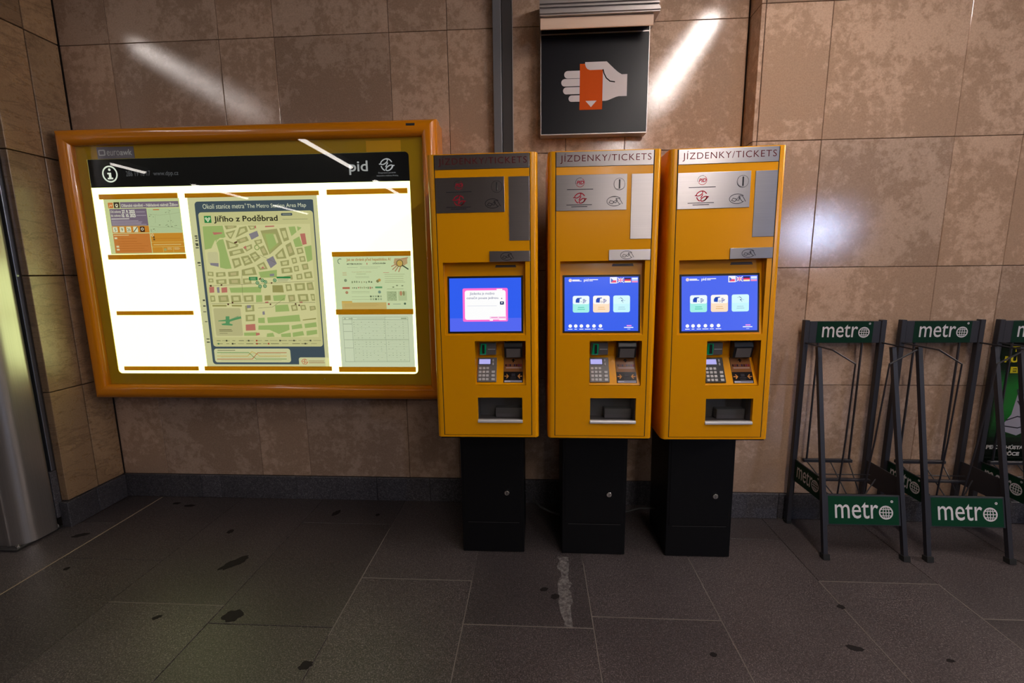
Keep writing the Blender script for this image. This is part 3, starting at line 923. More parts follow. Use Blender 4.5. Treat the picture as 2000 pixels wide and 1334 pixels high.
    MB().box(tx0 + .07, tx1 - .002, .060, .098, tz0 + .001, tz0 + .045).build('coin_cup', 'tray_dark', t, bevel=.002, seg=1)
    MB().box(tx0 + .003, tx1 - .003, .030, .034, tz0 + .03, tz1 - .004).build('flap', 'glass', t)
    MB().prism([(-.006, tz0 - .0015), (.020, tz0 - .0015), (.020, tz0 + .008), (-.003, tz0 + .011), (-.006, tz0 + .006)], 0, tx0 - .001, tx1 + .001).build('tray_lip', 'alu_lip', t, bevel=.001, seg=1)
    # pedestal
    pd = MB().box(-.148, .148, .128, .42, 0.0, z0 - .006).build('pedestal', 'black_paint', t, bevel=.002, seg=1)
    MB().box(-.120, .125, .1265, .130, .152, .1545).build('seam', 'dark_metal', pd)
    MB().box(-.136, .136, .1262, .130, .160, .600).build('service_door', 'black_paint', pd, bevel=.0012, seg=1)
    lk = MB().tube([(.068, .118, .307), (.068, .130, .307)], .0118, 16).build('lock', 'bolt_metal', pd, bevel=.001, seg=1)
    MB().box(.0672, .0688, .1172, .119, .301, .313).build('keyhole', 'black_plastic', lk)
    return t


ticket_machine(-.207, -.004, 'yellow ticket machine nearest the lightbox, its screen showing a white message box', 'message', False)
ticket_machine(.269, -.0016, 'middle yellow ticket machine with grey keypad and three buttons on its screen', 'menu', False)
ticket_machine(.755, -.012, 'yellow ticket machine nearest the newspaper racks, with a black keypad', 'menu_pale', True)

MB().tube([(-.058, -.30, .235), (-.03, -.285, .185), (.02, -.27, .125), (.07, -.265, .095), (.119, -.27, .085)], .006, 8).build('power_cable', 'cable', smooth=True)
tag(bpy.data.objects['power_cable'], 'thin black cable sagging between the left and middle pedestals', 'cable', 'pedestal cables')
c2 = MB().tube([(.419, -.27, .100), (.47, -.262, .105), (.53, -.26, .122), (.607, -.27, .13)], .006, 8).build('power_cable', 'cable', smooth=True)
tag(c2, 'thin black cable hanging between the middle and right pedestals', 'cable', 'pedestal cables')


# ================================================================== backlit information board
BX0, BX1, BZ0, BZ1 = -2.472, -0.487, 0.660, 2.082
YP = -0.115                                   # plane of the backlit panel
board = empty('information_board', ((BX0 + BX1) / 2, 0, BZ0), 'large orange-framed backlit information board on the left half of the wall', 'notice board')
ox, oz = -(BX0 + BX1) / 2, -BZ0


def BO(mb, name, mat, **k):
    return mb.build(name, mat, board, (ox, 0, oz), **k)


# frame: four mitred lengths of rounded tube profile
fp = []                                       # (inward, y) section
tw, yf = 0.078, -0.160
for cx, cy, r, a0, a1 in ((.034, yf + .034, .034, 180, 270), (tw - .030, yf + .030, .030, 270, 360)):
    for i in range(8):
        a = math.radians(a0 + (a1 - a0) * i / 7); fp.append((cx + r * math.cos(a), cy + r * math.sin(a)))
fp = [(0.0, -0.075)] + fp + [(tw, -0.105), (tw, -0.075)]
corners = [(BX0, BZ0, 1, 1), (BX1, BZ0, -1, 1), (BX1, BZ1, -1, -1), (BX0, BZ1, 1, -1)]
for i in range(4):
    a, b = corners[i], corners[(i + 1) % 4]
    mb = MB()
    ra = [(a[0] + a[2] * u, y, a[1] + a[3] * u) for u, y in fp]
    rb = [(b[0] + b[2] * u, y, b[1] + b[3] * u) for u, y in fp]
    n = len(fp)
    for j in range(n):
        k = (j + 1) % n
        mb.face([ra[j], rb[j], rb[k], ra[k]])
    mb.face(ra); mb.face(rb[::-1])
    BO(mb, 'frame_rail', 'orange_paint', smooth=True)
BO(MB().box(BX0 + .004, BX1 - .002, -0.074, -0.001, BZ0 + .004, BZ1 - .004), 'case', 'orange_paint', bevel=.003, seg=1)
BO(MB().box(-.634, -.590, -.1605, -.158, 2.046, 2.058), 'frame_lock', 'dark_metal', bevel=.0008, seg=1)
PX0, PX1, PZ0, PZ1 = -2.340, -0.637, 0.798, 1.938
# mustard border plate with a round-cornered window: built as four strips and corner fillets
bm_ = MB()
ix0, ix1, iz0, iz1 = BX0 + tw - .01, BX1 - tw + .01, BZ0 + tw - .01, BZ1 - tw + .01
for q in ((ix0, PX0, iz0, iz1), (PX1, ix1, iz0, iz1), (PX0, PX1, iz0, PZ0), (PX0, PX1, PZ1, iz1)):
    bm_.box(q[0], q[1], YP - .006, YP - .003, q[2], q[3])
for cx, cz, sx, sz in ((PX0, PZ0, 1, 1), (PX1, PZ0, -1, 1), (PX1, PZ1, -1, -1)):
    r = .022; pts = [(cx, cz)]
    for i in range(7):
        an = math.radians(90 * i / 6); pts.append((cx + sx * (r - r * math.sin(an)), cz + sz * (r - r * math.cos(an))))
    bm_.prism(pts, 1, YP - .006, YP - .003)
BO(bm_, 'border_plate', 'mustard_border')
BO(MB().box(ix0, ix1, YP, YP + .02, iz0, iz1), 'light_panel', 'light_panel')
hd = BO(MB().box(PX0, PX1, YP - .0028, YP - .0008, 1.797, PZ1), 'header', 'sign_black')
p = Print()
wh_, gy = 'f2f8e8', '58585c'
p.ring(-2.226, 1.864, .0385, .0075, wh_, 1, n=36)
p.disc(-2.226, 1.886, .0068, wh_, 1, 14)
p.poly([(-2.240, 1.871), (-2.219, 1.871), (-2.219, 1.846), (-2.211, 1.846), (-2.211, 1.838), (-2.241, 1.838), (-2.241, 1.846), (-2.233, 1.846), (-2.233, 1.863), (-2.240, 1.863)], wh_, 1)
p.text('286 19 18 17', -2.138, -2.005, 1.851, 1.877, gy, 1); p.text('www.dpp.cz', -1.988, -1.852, 1.845, 1.873, gy, 1)
p.text('pid', -.947, -.850, 1.832, 1.900, 'a8a8a8', 1, bold=.012)
round_emblem(p, -.752, 1.877, .032, 'b4b4b8')
p.text('Dopravní podnik', -.797, -.707, 1.8335, 1.8425, '8c8c90', 1); p.text('hlavního města Prahy', -.806, -.695, 1.820, 1.829, '8c8c90', 1)
p.build('header_print', 'print_backlit', hd, (0, YP - .0030, 0))
# clip bars that hold the sheets
bars = [(-2.305, -1.872, 1.737, 1.763), (-2.303, -1.865, 1.425, 1.450), (-2.302, -1.863, 1.124, 1.146), (-2.305, -1.872, 0.814, 0.837),
        (-1.832, -1.114, 1.737, 1.759), (-1.836, -1.114, 0.814, 0.838),
        (-1.072, -.652, 1.737, 1.763), (-1.068, -.650, 1.425, 1.450), (-1.068, -.650, 1.121, 1.149), (-1.074, -.650, 0.808, 0.836)]
for x0, x1, z0, z1 in bars:
    BO(MB().box(x0, x1, YP - .0055, YP - .0005, z0, z1), 'clip_bar', 'clip_bar', bevel=.001, seg=1)
BO(MB().box(ix0, ix1, YP - .0235, YP - .0195, iz0, iz1), 'glass_pane', 'glass')
# stickers behind the glass
stk = BO(MB().box(-2.275, -2.074, YP - .0072, YP - .0062, 1.939, 1.997), 'sticker', 'grey_plastic')
tag(stk, 'grey maker sticker with a square logo')
p = Print()
p.rect(-2.275, -2.074, 1.939, 1.997, '968c9c', 1)
p.rrect(-2.268, -2.230, 1.954, 1.984, .006, 'ece6ee', 2); p.rrect(-2.261, -2.237, 1.960, 1.978, .003, '968c9c', 3)
p.text('euro', -2.222, -2.152, 1.954, 1.978, 'ece6ee', 2); p.text('awk', -2.150, -2.085, 1.954, 1.984, 'f6f2f8', 2, bold=.02)
p.rect(-2.176, -2.090, 1.9465, 1.949, 'a8a0ac', 2)
p.build('sticker_print', 'print_matt', stk, (0, YP - .0074, 0))
BO(MB().box(-.851, -.675, YP - .0070, YP - .0062, 1.939, 1.992), 'blank_patch', 'orange_patch')
BO(MB().tube([(-1.157, YP - .0075, .768), (-1.157, YP - .0058, .768)], .0028, 10), 'border_pin', 'key_cap')


def sheet(name, label, x0, x1, z0, z1, curl=0.0, lay=0):
    """a sheet of paper held in the board: base at its lower left corner"""
    t = empty(name, (x0, YP - .0012, z0), label, 'poster')
    w, h = x1 - x0, z1 - z0
    MB().box(0, w, -.0002, .0004, 0, h).build('paper', 'paper_backlit', t)
    return t, w, h


m, nt, b_, N, L = new_mat('paper_backlit')
b_.inputs['Base Color'].default_value = (0.6, 0.62, 0.4, 1); b_.inputs['Roughness'].default_value = 0.7
b_.inputs['Emission Color'].default_value = (*lin('dfe6a6'), 1); b_.inputs['Emission Strength'].default_value = 0.72
m.cycles.emission_sampling = 'NONE'

# --- tram diversion notice, A3
t, w, h = sheet('tram_notice', 'purple and orange tram diversion notice at the top left of the board', -2.285, -1.867, 1.452, 1.737)
p = Print()
pu, og, cr_, lg = '7e6d80', 'd8892e', 'ddd6a0', 'c3d3a4'
p.rect(0, w, 0, h, 'd9de9c', 1)
p.rect(.022, .050, .240, .268, 'd97a34', 2); p.line([(.028, .246), (.034, .258), (.040, .250), (.045, .258)], .0025, 'f2e6b8', 3)
p.rect(.054, .086, .240, .270, '3a2c20', 2); p.ring(.070, .254, .006, .004, 'f2eac8', 3, 12); p.rect(.064, .076, .244, .249, 'f2eac8', 3)
p.rect(.090, .412, .240, .270, pu, 2)
p.text('Olšanské náměstí – Nákladové nádraží Žižkov', .096, .408, .245, .264, 'efe9d2', 3, bold=.012)
p.rect(.026, .232, .148, .236, pu, 2)
p.text('Od soboty', .030, .089, .212, .228, 'efe9d2', 3, bold=.01); p.text('27. 9. 2025', .094, .166, .212, .230, 'fdf8e4', 3, bold=.03)
p.text('do soboty', .030, .085, .192, .208, 'efe9d2', 3, bold=.01); p.text('10. 10. 2025', .090, .168, .192, .210, 'fdf8e4', 3, bold=.03)
p.rect(.172, .222, .217, .220, 'b8aab4', 3); p.rect(.172, .226, .199, .202, 'b8aab4', 3)
p.rect(.030, .130, .182, .187, 'd8cec8', 3); p.lines(.030, .222, .154, .174, 4, .003, 'b5a6b2', 3)
p.rect(.026, .232, .112, .147, og, 2)
for i, s in enumerate(('5', '9', '26')):
    p.rrect(.030 + .038 * i, .056 + .038 * i, .115, .143, .003, 'ecebc8', 3); p.text(s, .038 + .038 * i - .004 * (len(s) - 1), .048 + .038 * i + .004 * (len(s) - 1), .120, .137, '4a4a30', 4)
p.rrect(.144, .170, .115, .143, .003, 'ecebc8', 3); p.line([(.146, .117), (.168, .141)], .004, '3a3a28', 4)
p.rrect(.182, .208, .115, .143, .003, '3a2418', 3); p.ring(.195, .130, .006, .004, 'e8dcc0', 4, 12)
p.rect(.235, .414, .110, .234, lg, 2); p.rect(.268, .302, .226, .231, 'd07838', 3)
for pts in ([(.24, .206), (.30, .200), (.36, .205), (.412, .212)], [(.24, .144), (.30, .138), (.36, .138), (.41, .126)], [(.276, .20), (.272, .16)], [(.352, .228), (.358, .20), (.356, .14)]):
    p.line(pts, .0016, 'a9b78a', 3)
for i in range(26):
    x, z = random.choice(((.25, .195), (.27, .145), (.30, .143), (.34, .145), (.37, .143), (.25, .122), (.345, .215), (.355, .165)))
    x += random.uniform(-.014, .014); z += random.uniform(-.006, .006)
    p.rect(x, x + random.uniform(.002, .008), z, z + .0025, '55603c', 4)
p.rect(.026, .232, .006, .108, 'd4813a', 2); p.rect(.236, .416, .006, .108, 'd9932f', 2)
p.rect(.030, .115, .098, .102, 'e9cf90', 3)
for z in (.082, .066, .054, .042, .030, .018): p.rect(.05, .05 + random.uniform(.10, .175), z, z + .0015, 'b46420', 3)
for x0, z0 in ((.032, .080), (.036, .036), (.036, .020)): p.rect(x0, x0 + .015, z0, z0 + .009, 'e9e2b8', 3)
p.ring(.246, .098, .006, .003, 'f0e6b8', 3, 12)
for z in (.088, .076): p.rect(.248, .258, z - .005, z + .004, '6a4a20', 3)
p.rect(.262, .40, .079, .0805, 'b46c18', 3)
p.rect(.236, .416, .060, .0615, 'ecd070', 3); p.rect(.236, .416, .036, .0375, 'ecd070', 3); p.rect(.246, .40, .046, .050, 'e6c880', 3)
for x in (.296, .352): p.rect(x, x + .0015, .006, .036, 'ecd070', 3)
p.disc(.308, .022, .008, 'b6ac68', 3, 12); p.lines(.320, .348, .022, .032, 3, .002, 'e8cf90', 3); p.lines(.358, .392, .022, .032, 3, .002, 'e8cf90', 3)
p.build('notice_print', 'print_backlit', t, (0, -.0003, 0))

# --- station area map
MAPDATA = {
    'bk': [[(180,755),(247,754),(244,744),(188,735)],[(182,719),(238,732),(210,687),(200,689)],[(260,744),(299,751),(306,723),(234,691)],[(307,753),(349,752),(343,734),(318,731)],[(178,682),(247,657),(241,645),(185,632)],[(237,681),(295,698),(306,676),(251,661)],[(333,676),(375,683),(377,663),(343,652)],[(190,622),(266,637),(276,613),(194,596)],[(270,641),(318,658),(320,636),(287,619)],[(300,605),(335,620),(361,588),(325,564)],[(358,640),(384,651),(405,603),(375,596)],[(200,582),(244,589),(252,549),(210,532)],[(252,593),(295,601),(316,560),(268,545)],[(334,548),(376,566),(393,528),(350,522)],[(440,599),(487,638),(501,582),(448,579)],[(501,650),(531,665),(549,602),(516,590)],[(558,633),(591,637),(597,609),(563,601)],[(570,590),(600,593),(604,565),(574,562)],[(526,582),(553,586),(557,558),(532,552)],[(464,567),(513,574),(512,546),(468,541)],[(579,550),(613,555),(617,525),(585,520)],[(535,540),(562,544),(564,516),(538,512)],[(467,531),(524,536),(528,508),(468,503)],[(588,507),(630,513),(634,479),(592,475)],[(249,525),(321,540),(331,498),(250,493)],[(172,514),(232,519),(229,493),(173,489)],[(105,512),(157,514),(158,492),(104,488)],[(59,517),(91,515),(90,492),(58,495)],[(59,480),(86,480),(86,460),(58,460)],[(101,474),(159,477),(158,451),(102,451)],[(172,477),(236,479),(236,450),(173,449)],[(250,478),(295,480),(297,452),(250,450)],[(476,736),(511,740),(524,677),(494,668)],[(373,726),(463,735),(485,658),(467,646),(411,603)],[(531,450),(588,453),(589,415),(534,411)],[(598,453),(630,457),(637,416),(601,414)],[(482,446),(512,448),(517,413),(485,409)],[(476,488),(524,496),(526,472),(478,466)],[(546,498),(577,502),(579,473),(547,470)],[(58,390),(84,389),(85,358),(56,355)],[(103,389),(158,391),(161,355),(104,353)],[(174,389),(228,390),(229,354),(175,352)],[(245,388),(299,391),(298,356),(246,354)],[(248,334),(298,338),(297,304),(247,300)],[(245,284),(297,286),(294,251),(243,249)],[(490,389),(528,391),(529,357),(494,352)],[(544,393),(600,394),(603,356),(548,354)],[(614,394),(637,394),(638,358),(620,358)],[(502,334),(535,339),(539,307),(506,303)],[(553,334),(581,336),(586,311),(557,307)],[(604,329),(636,331),(639,311),(606,304)]],
    'pu': [[(309,710),(355,726),(362,699),(320,680)],[(390,576),(429,595),(446,555),(410,531)],[(79,563),(126,561),(124,542),(80,551)],[(100,433),(115,435),(114,404),(101,404)],[(401,501),(426,503),(425,491),(402,489)],[(341,301),(353,304),(354,285),(341,284)],[(258,336),(279,337),(279,322),(258,320)]],
    'ol': [[(410,442),(467,442),(470,403),(408,404)],[(362,387),(395,389),(394,362),(359,360)],[(64,339),(145,339),(144,330),(65,330)],[(173,339),(230,338),(229,329),(174,330)],[(560,257),(635,266),(635,259),(562,252)]],
    'gr': [[(60,753),(170,755),(180,696),(119,679),(95,639),(58,632)],[(123,679),(166,686),(195,532),(165,530),(132,538),(136,615)],[(526,743),(561,745),(567,716),(538,696)],[(545,677),(580,694),(594,644),(554,639)],[(602,640),(642,648),(644,573),(612,561)],[(341,512),(443,523),(439,483),(350,482)],[(171,430),(350,435),(343,404),(176,404)],[(382,712),(449,715),(464,654),(412,613)],[(572,745),(596,738),(574,721)],[(408,387),(479,391),(471,360),(410,358)],[(315,390),(348,390),(347,354),(311,352)],[(415,335),(486,339),(492,303),(414,299)],[(364,269),(544,284),(548,248),(366,239)],[(314,267),(350,269),(349,239),(312,240)],[(312,226),(483,230),(483,202),(422,179),(372,202),(308,203)],[(496,225),(553,234),(556,211),(497,204)],[(568,234),(634,243),(636,218),(570,211)],[(498,186),(557,195),(562,172),(498,163)],[(576,195),(635,202),(635,179),(576,170)],[(355,182),(389,186),(396,165),(351,163)],[(433,179),(488,186),(488,163),(434,161)],[(223,187),(299,189),(293,170),(224,170)]],
    're': [[(585,707),(612,709),(617,654),(594,650)],[(111,722),(166,720),(161,714),(118,708)],[(270,641),(286,651),(288,631)],[(58,435),(86,437),(84,406),(58,404)],[(126,431),(158,434),(157,406),(125,404)],[(356,532),(369,542),(376,530)],[(401,750),(450,751),(450,745),(400,743)],[(341,744),(352,754),(351,736)],[(240,231),(294,235),(293,200),(238,198)],[(292,186),(313,186),(314,175),(293,170)],[(361,354),(380,356),(379,348),(361,347)],[(552,353),(568,354),(568,347),(552,346)]],
    'dg': [[(285,487),(333,487),(332,468),(285,469)],[(438,487),(515,487),(514,477),(437,478)]],
    'wh': [[(437,477),(514,477),(513,460),(437,459)]],
    'dk': [[(223,669),(242,675),(242,667),(226,661)],[(63,446),(74,446),(73,437),(63,437)],[(124,449),(134,450),(133,442),(124,441)],[(339,476),(351,484),(352,476),(341,470)],[(403,457),(412,458),(411,451),(403,450)],[(150,346),(159,347),(159,338),(150,337)],[(175,355),(184,356),(184,347),(175,346)],[(386,344),(394,345),(394,337),(386,336)],[(525,345),(533,346),(533,338),(525,337)],[(544,338),(552,339),(552,330),(544,330)]],
    'insg': [[(133,277),(154,277),(152,259),(218,277),(220,265),(154,249),(150,238),(168,233),(165,226),(108,229),(104,236),(129,240),(130,250),(87,250),(90,254),(131,259)]],
    'icons': [[(329,455),(358,468),(374,460),(426,468),(342,437),(369,438)]],
    'rg': [[(62,77),(240,77),(279,41),(451,41)]],
    'rr': [[(57,40),(258,41),(292,76),(454,76)]],
    'ry': [[(59,58),(233,58),(259,82),(278,74),(300,58),(453,58)]],
}
t, w, h = sheet('station_area_map', 'tall station area street map with a dark blue border in the board centre', -1.822, -1.134, 0.838, 1.738)
p = Print(ox=.006, oz=.0, k=.001)
navy, beige, olive, green, land = '46545f', 'dedaa6', 'aba76c', 'a8bd70', 'd8d296'
p.rect(-6, 682, 0, 900, beige, 1)
p.rrect(30, 676, 11, 879, 18, navy, 2)
p.rrect(44, 662, 110, 824, 16, 'd6d094', 3)
p.rrect(44, 476, 22, 99, 14, beige, 3)
p.rrect(520, 690, -6, 50, 12, beige, 3)
p.rect(668, 690, -6, 900, beige, 3)
p.text('Okolí stanice metra', 73, 298, 841, 866, 'e6e6c8', 3); p.rect(303, 306, 856, 866, 'e6e6c8', 3)
p.text('The Metro Station Area Map', 313, 629, 836, 862, 'e6e6c8', 3)
p.rect(74, 112, 770, 806, '2e8a48', 4); p.line([(80, 794), (93, 777), (106, 794)], 5, 'e8ecc8', 5); p.line([(84, 798), (93, 788), (102, 798)], 4, 'e8ecc8', 5)
p.text('Jiřího z Poděbrad', 126, 472, 766, 806, '2b2a1c', 4, bold=.022)
p.rrect(492, 552, 800, 813, 4, '46525a', 4); p.rect(500, 545, 805, 808, 'a8b0a0', 5); p.rect(498, 632, 780, 783, 'a8a878', 4)
p.rect(57, 642, 162, 757, 'e2dba0', 4)
def clipx(pts): return [(max(58, min(641, a)), max(163, min(756, b))) for a, b in pts]
def inset(pts, k):
    cx = sum(q[0] for q in pts) / len(pts); cz = sum(q[1] for q in pts) / len(pts)
    return [(cx + (a - cx) * k, cz + (b - cz) * k) for a, b in pts]
for q in MAPDATA['gr']: p.poly(clipx(q), green, 5)
for i, q in enumerate(MAPDATA['bk']):
    q = clipx(q); p.poly(q, olive, 5); p.poly(inset(q, .55), land if i % 5 else 'c9bd86', 6)
for q in MAPDATA['ol']: p.poly(clipx(q), 'a39d5e', 5)
for q in MAPDATA['pu']: p.poly(clipx(q), '8f8790', 7)
for q in MAPDATA['re']: p.poly(clipx(q), 'c8786a', 7)
p.poly([(398, 707), (440, 709), (455, 657), (412, 625)], green, 7)
p.line([(118, 662), (148, 690), (166, 690)], 4, 'e2dba0', 7); p.rrect(70, 128, 556, 620, 10, 'd5ce9c', 6)
p.ring(345, 640, 12, 5, '9aa860', 7, 16)
p.line([(60, 346), (637, 349)], 1.6, '5c5838', 8); p.line([(58, 441), (640, 462)], 1.6, '7c7650', 8)
for q in ([(268, 566), (300, 584), (360, 600), (440, 560)], [(240, 360), (244, 470), (252, 520)], [(320, 320), (400, 326), (470, 372)]): p.line(q, 1.4, '6c6640', 8)
for q in MAPDATA['dk']: p.poly(q, '5a3424', 9)
for q in MAPDATA['wh']: p.poly(q, 'dcd8a4', 9); p.lines(442, 505, 464, 472, 2, 2.2, '8a8a60', 10)
for q in MAPDATA['dg']: p.poly(q, '2c8648', 9)
p.lines(292, 326, 474, 481, 2, 2, 'cfe0b0', 10)
for x, z in MAPDATA['icons'][0]: p.disc(x, z, 10, '1f7c40', 9, 14); p.ring(x, z, 5, 2.4, 'dfe8c0', 10, 10)
p.rrect(62, 226, 166, 326, 10, 'e0d8a0', 9); p.rrect(68, 220, 170, 321, 8, 'c8c08c', 10)
p.poly(MAPDATA['insg'][0], '5f9c66', 12); p.poly([(150, 258), (205, 280), (205, 265), (152, 246)], '93a87a', 11)
p.lines(88, 170, 196, 204, 2, 3, '6a6440', 11, .2); p.lines(88, 140, 182, 184, 1, 2.5, '8a845c', 11, .2)
random.seed(3)
for z in (143, 126):
    x = 66
    while x < 632:
        wv = random.uniform(14, 46); p.rect(x, x + wv, z - 1.5, z + 1.5, random.choice(('8c8860', 'a8a474', '6a6848')), 4); x += wv + random.uniform(6, 22)
for x, z, c in ((118, 143, '3a3a2c'), (70, 126, '3c7c50'), (150, 126, '3a3a2c'), (243, 143, '4a4a38'), (288, 143, 'b0402c'), (288, 126, 'b0402c'), (354, 126, 'b0402c'), (420, 143, '4a4a38'), (498, 143, '4a4a38'), (560, 126, '4a4a38'), (590, 143, '4a4a38')):
    p.rect(x, x + 9, z - 4, z + 4, c, 5)
p.rect(64, 165, 88, 91, '6c6a48', 4)
p.line(MAPDATA['rg'][0], 3.4, '6c9c58', 5); p.line(MAPDATA['ry'][0], 3.0, 'd8b048', 4); p.line(MAPDATA['rr'][0], 3.4, 'c0663c', 6)
for z in (70, 52, 33): p.lines(80, 440, z, z, 1, 1.6, 'b0ac7c', 4, .1)
round_emblem(p, 552, 26, 16, 'd0562c', 5); p.lines(575, 664, 20, 30, 2, 3, 'a87850', 5, .1)
random.seed(11)
for z in (700, 690, 676, 660, 652, 640, 560, 548, 360, 330, 300, 246, 150, 132):
    p.rect(12 + random.uniform(-4, 2), 26, z, z + random.uniform(4, 9), '4a4c40', 3)
p.build('map_print', 'print_backlit', t, (0, -.0003, 0))

# --- hygiene poster, A3
t, w, h = sheet('hygiene_poster', 'pale green hygiene poster with a magnifying glass over a hand', -1.066, -.651, 1.148, 1.426)
p = Print()
def G(x, y): return ((x - 230) / 1540 * w, h - (y - 120) / 1050 * h)
def grect(x0, y0, x1, y1, c, lay=2): a = G(x0, y0); b = G(x1, y1); p.rect(a[0], b[0], b[1], a[1], c, lay)
p.rect(0, w, 0, h, 'dbe7b6', 1)
p.ring(*G(375, 215), .013, .003, '4a6a58', 2, 14, a0=60, a1=250)
a, b = G(500, 225), G(1375, 150); p.text('Jak se chránit před hepatitidou A!', a[0], b[0], a[1], b[1], 'bd8a4c', 2, bold=.02)
a, b = G(505, 283), G(805, 250); p.text('MYTÍM RUKOU', a[0], b[0], a[1], b[1], '3a4a34', 2, bold=.03)
a, b = G(1015, 275), G(1270, 242); p.text('OČKOVÁNÍM', a[0], b[0], a[1], b[1], '3a4a34', 2, bold=.03)
grect(893, 250, 913, 285, 'c88a70')
for x0, y0, x1 in ((510, 335, 710), (765, 325, 1165), (765, 352, 1110)): grect(x0, y0, x1, y0 + 5, 'a8b488')
# hand and magnifier
pal = [G(1450, 170), G(1700, 170), G(1700, 270), G(1600, 330), G(1480, 320), G(1430, 260)]
p.poly(pal, 'c9a878', 2)
for q in ([G(1480, 280), G(1385, 325)], [G(1490, 310), G(1405, 385)], [G(1520, 325), G(1455, 415)], [G(1565, 330), G(1522, 430)], [G(1590, 180), G(1710, 160)]): p.line(q, .0052, 'bf8f68', 3)
p.disc(*G(1550, 265), .0155, 'd6b25c', 4, 20); p.ring(*G(1550, 265), .0165, .003, '3c4a34', 5, 22); p.line([G(1605, 310), G(1710, 380)], .006, '3a4c36', 5)
a, b = G(590, 440), G(980, 415); p.text('Co je hepatitida A a příznaky', a[0], b[0], a[1], b[1], 'b0985c', 2)
grect(680, 463, 870, 470, '98a070')
for y in (515, 535): grect(640 + random.uniform(0, 30), y, 930, y + 5, 'a8b488')
random.seed(5)
for y, n in ((625, 9), (740, 11)):
    for i in range(n):
        x = 575 + i * (430 / n); grect(x, y - random.uniform(8, 25), x + random.uniform(16, 30), y + random.uniform(8, 22), random.choice(('8a9a6c', '6a7a54', 'c08a70', 'a8a878')))
grect(385, 722, 530, 760, 'c4745c'); grect(1040, 715, 1180, 750, '6aa874')
for x, y, c in ((455, 590, '8a9a78'), (465, 830, 'c0906c'), (1095, 610, '8c8a58'), (1130, 590, 'd0a058'), (1120, 825, '7a9a88')): p.disc(*G(x, y), .008, c, 2, 10)
for y in (430, 455, 480): grect(405, y, 485, y + 10, 'd0b888')
for y in (475, 515, 558, 600, 630): grect(1240, y, 1640 - random.uniform(0, 40), y + 7, 'a8b080')
grect(1215, 440, 1330, 448, 'c88a70')
for y in (810, 835, 910, 965): grect(560, y, 920, y + 6, 'b0bc8c')
for r in range(2):
    for c in range(5): x = 925 + c * 50; y = 895 + r * 55; grect(x, y, x + 34, y + 32, 'a8b890' if (r + c) % 3 else '5c6c4c')
p.rect(*[G(1265, 0)[0], G(1460, 0)[0]], G(0, 1000)[1], G(0, 812)[1], 'b9c898', 2); p.rect(G(1490, 0)[0], G(1660, 0)[0], G(0, 1000)[1], G(0, 812)[1], 'c4d2a0', 2)
for i in range(40): x, y = random.uniform(1275, 1445), random.uniform(820, 990); grect(x, y, x + 10, y + 10, '7c8c64', 3)
p.disc(*G(1545, 855), .007, 'c8906c', 3, 10, rz=.013); p.disc(*G(1600, 855), .006, '9a9a68', 3, 10, rz=.013)
for x, y in ((1400, 730), (1475, 700), (1580, 705)): p.disc(*G(x, y), .006, '7c8c64', 2, 8, rz=.003)
grect(1270, 765, 1600, 772, '98a878')
grect(350, 1000, 560, 1045, 'd9b660'); grect(350, 1030, 1245, 1168, 'd8bc74')
for y in (1050, 1075, 1100): grect(400, y, 1160 - random.uniform(0, 150), y + 5, 'c0a058', 3)
grect(1275, 1048, 1310, 1085, 'c4624c'); grect(1380, 1060, 1530, 1072, 'a0b094'); p.disc(*G(1615, 1060), .006, '4c6a54', 2, 10)
p.build('poster_print', 'print_backlit', t, (0, -.0003, 0))

# --- timetable sheet, A3
t, w, h = sheet('timetable_sheet', 'pale timetable sheet of fine ruled rows at the lower right of the board', -1.058, -.654, .834, 1.122)
p = Print()
p.rect(0, w, 0, h, 'e0e8c8', 1)
tx0, tx1, tz0, tz1 = .022, .376, .030, .272
for x in (tx0, .072, .252, tx1): p.rect(x, x + .0014, tz0, tz1, '8a9878', 2)
for z in (tz1, .258, .150, tz0): p.rect(tx0, tx1, z, z + .0014, '7c8a6c', 2)
for i in range(26):
    z = tz0 + .006 + i * .0086
    if abs(z - .152) > .004: p.rect(.076, .250, z, z + .0016, 'b6c29c', 2); p.rect(.256, .374, z, z + .0016, 'b6c29c', 2)
for i in range(18):
    for j in range(14):
        if random.random() < .55: p.rect(.080 + j * .0205, .080 + j * .0205 + .005, tz0 + .010 + i * .012, tz0 + .0125 + i * .012, 'a2ae8c', 3)
p.rect(tx0, .072, .235, .237, '7c8a6c', 2); p.rect(tx0, .072, .195, .1964, '7c8a6c', 2); p.rect(tx0, .072, .105, .1064, '7c8a6c', 2)
p.text('A', .030, .041, .261, .270, '4a5a40', 3); p.rect(.055, .078, .264, .267, '7c8a6c', 3); p.rect(.10, .25, .264, .266, 'a2ae8c', 3); p.rect(.34, .37, .262, .268, 'a2ae8c', 3)
p.build('timetable_print', 'print_backlit', t, (0, -.0003, 0))


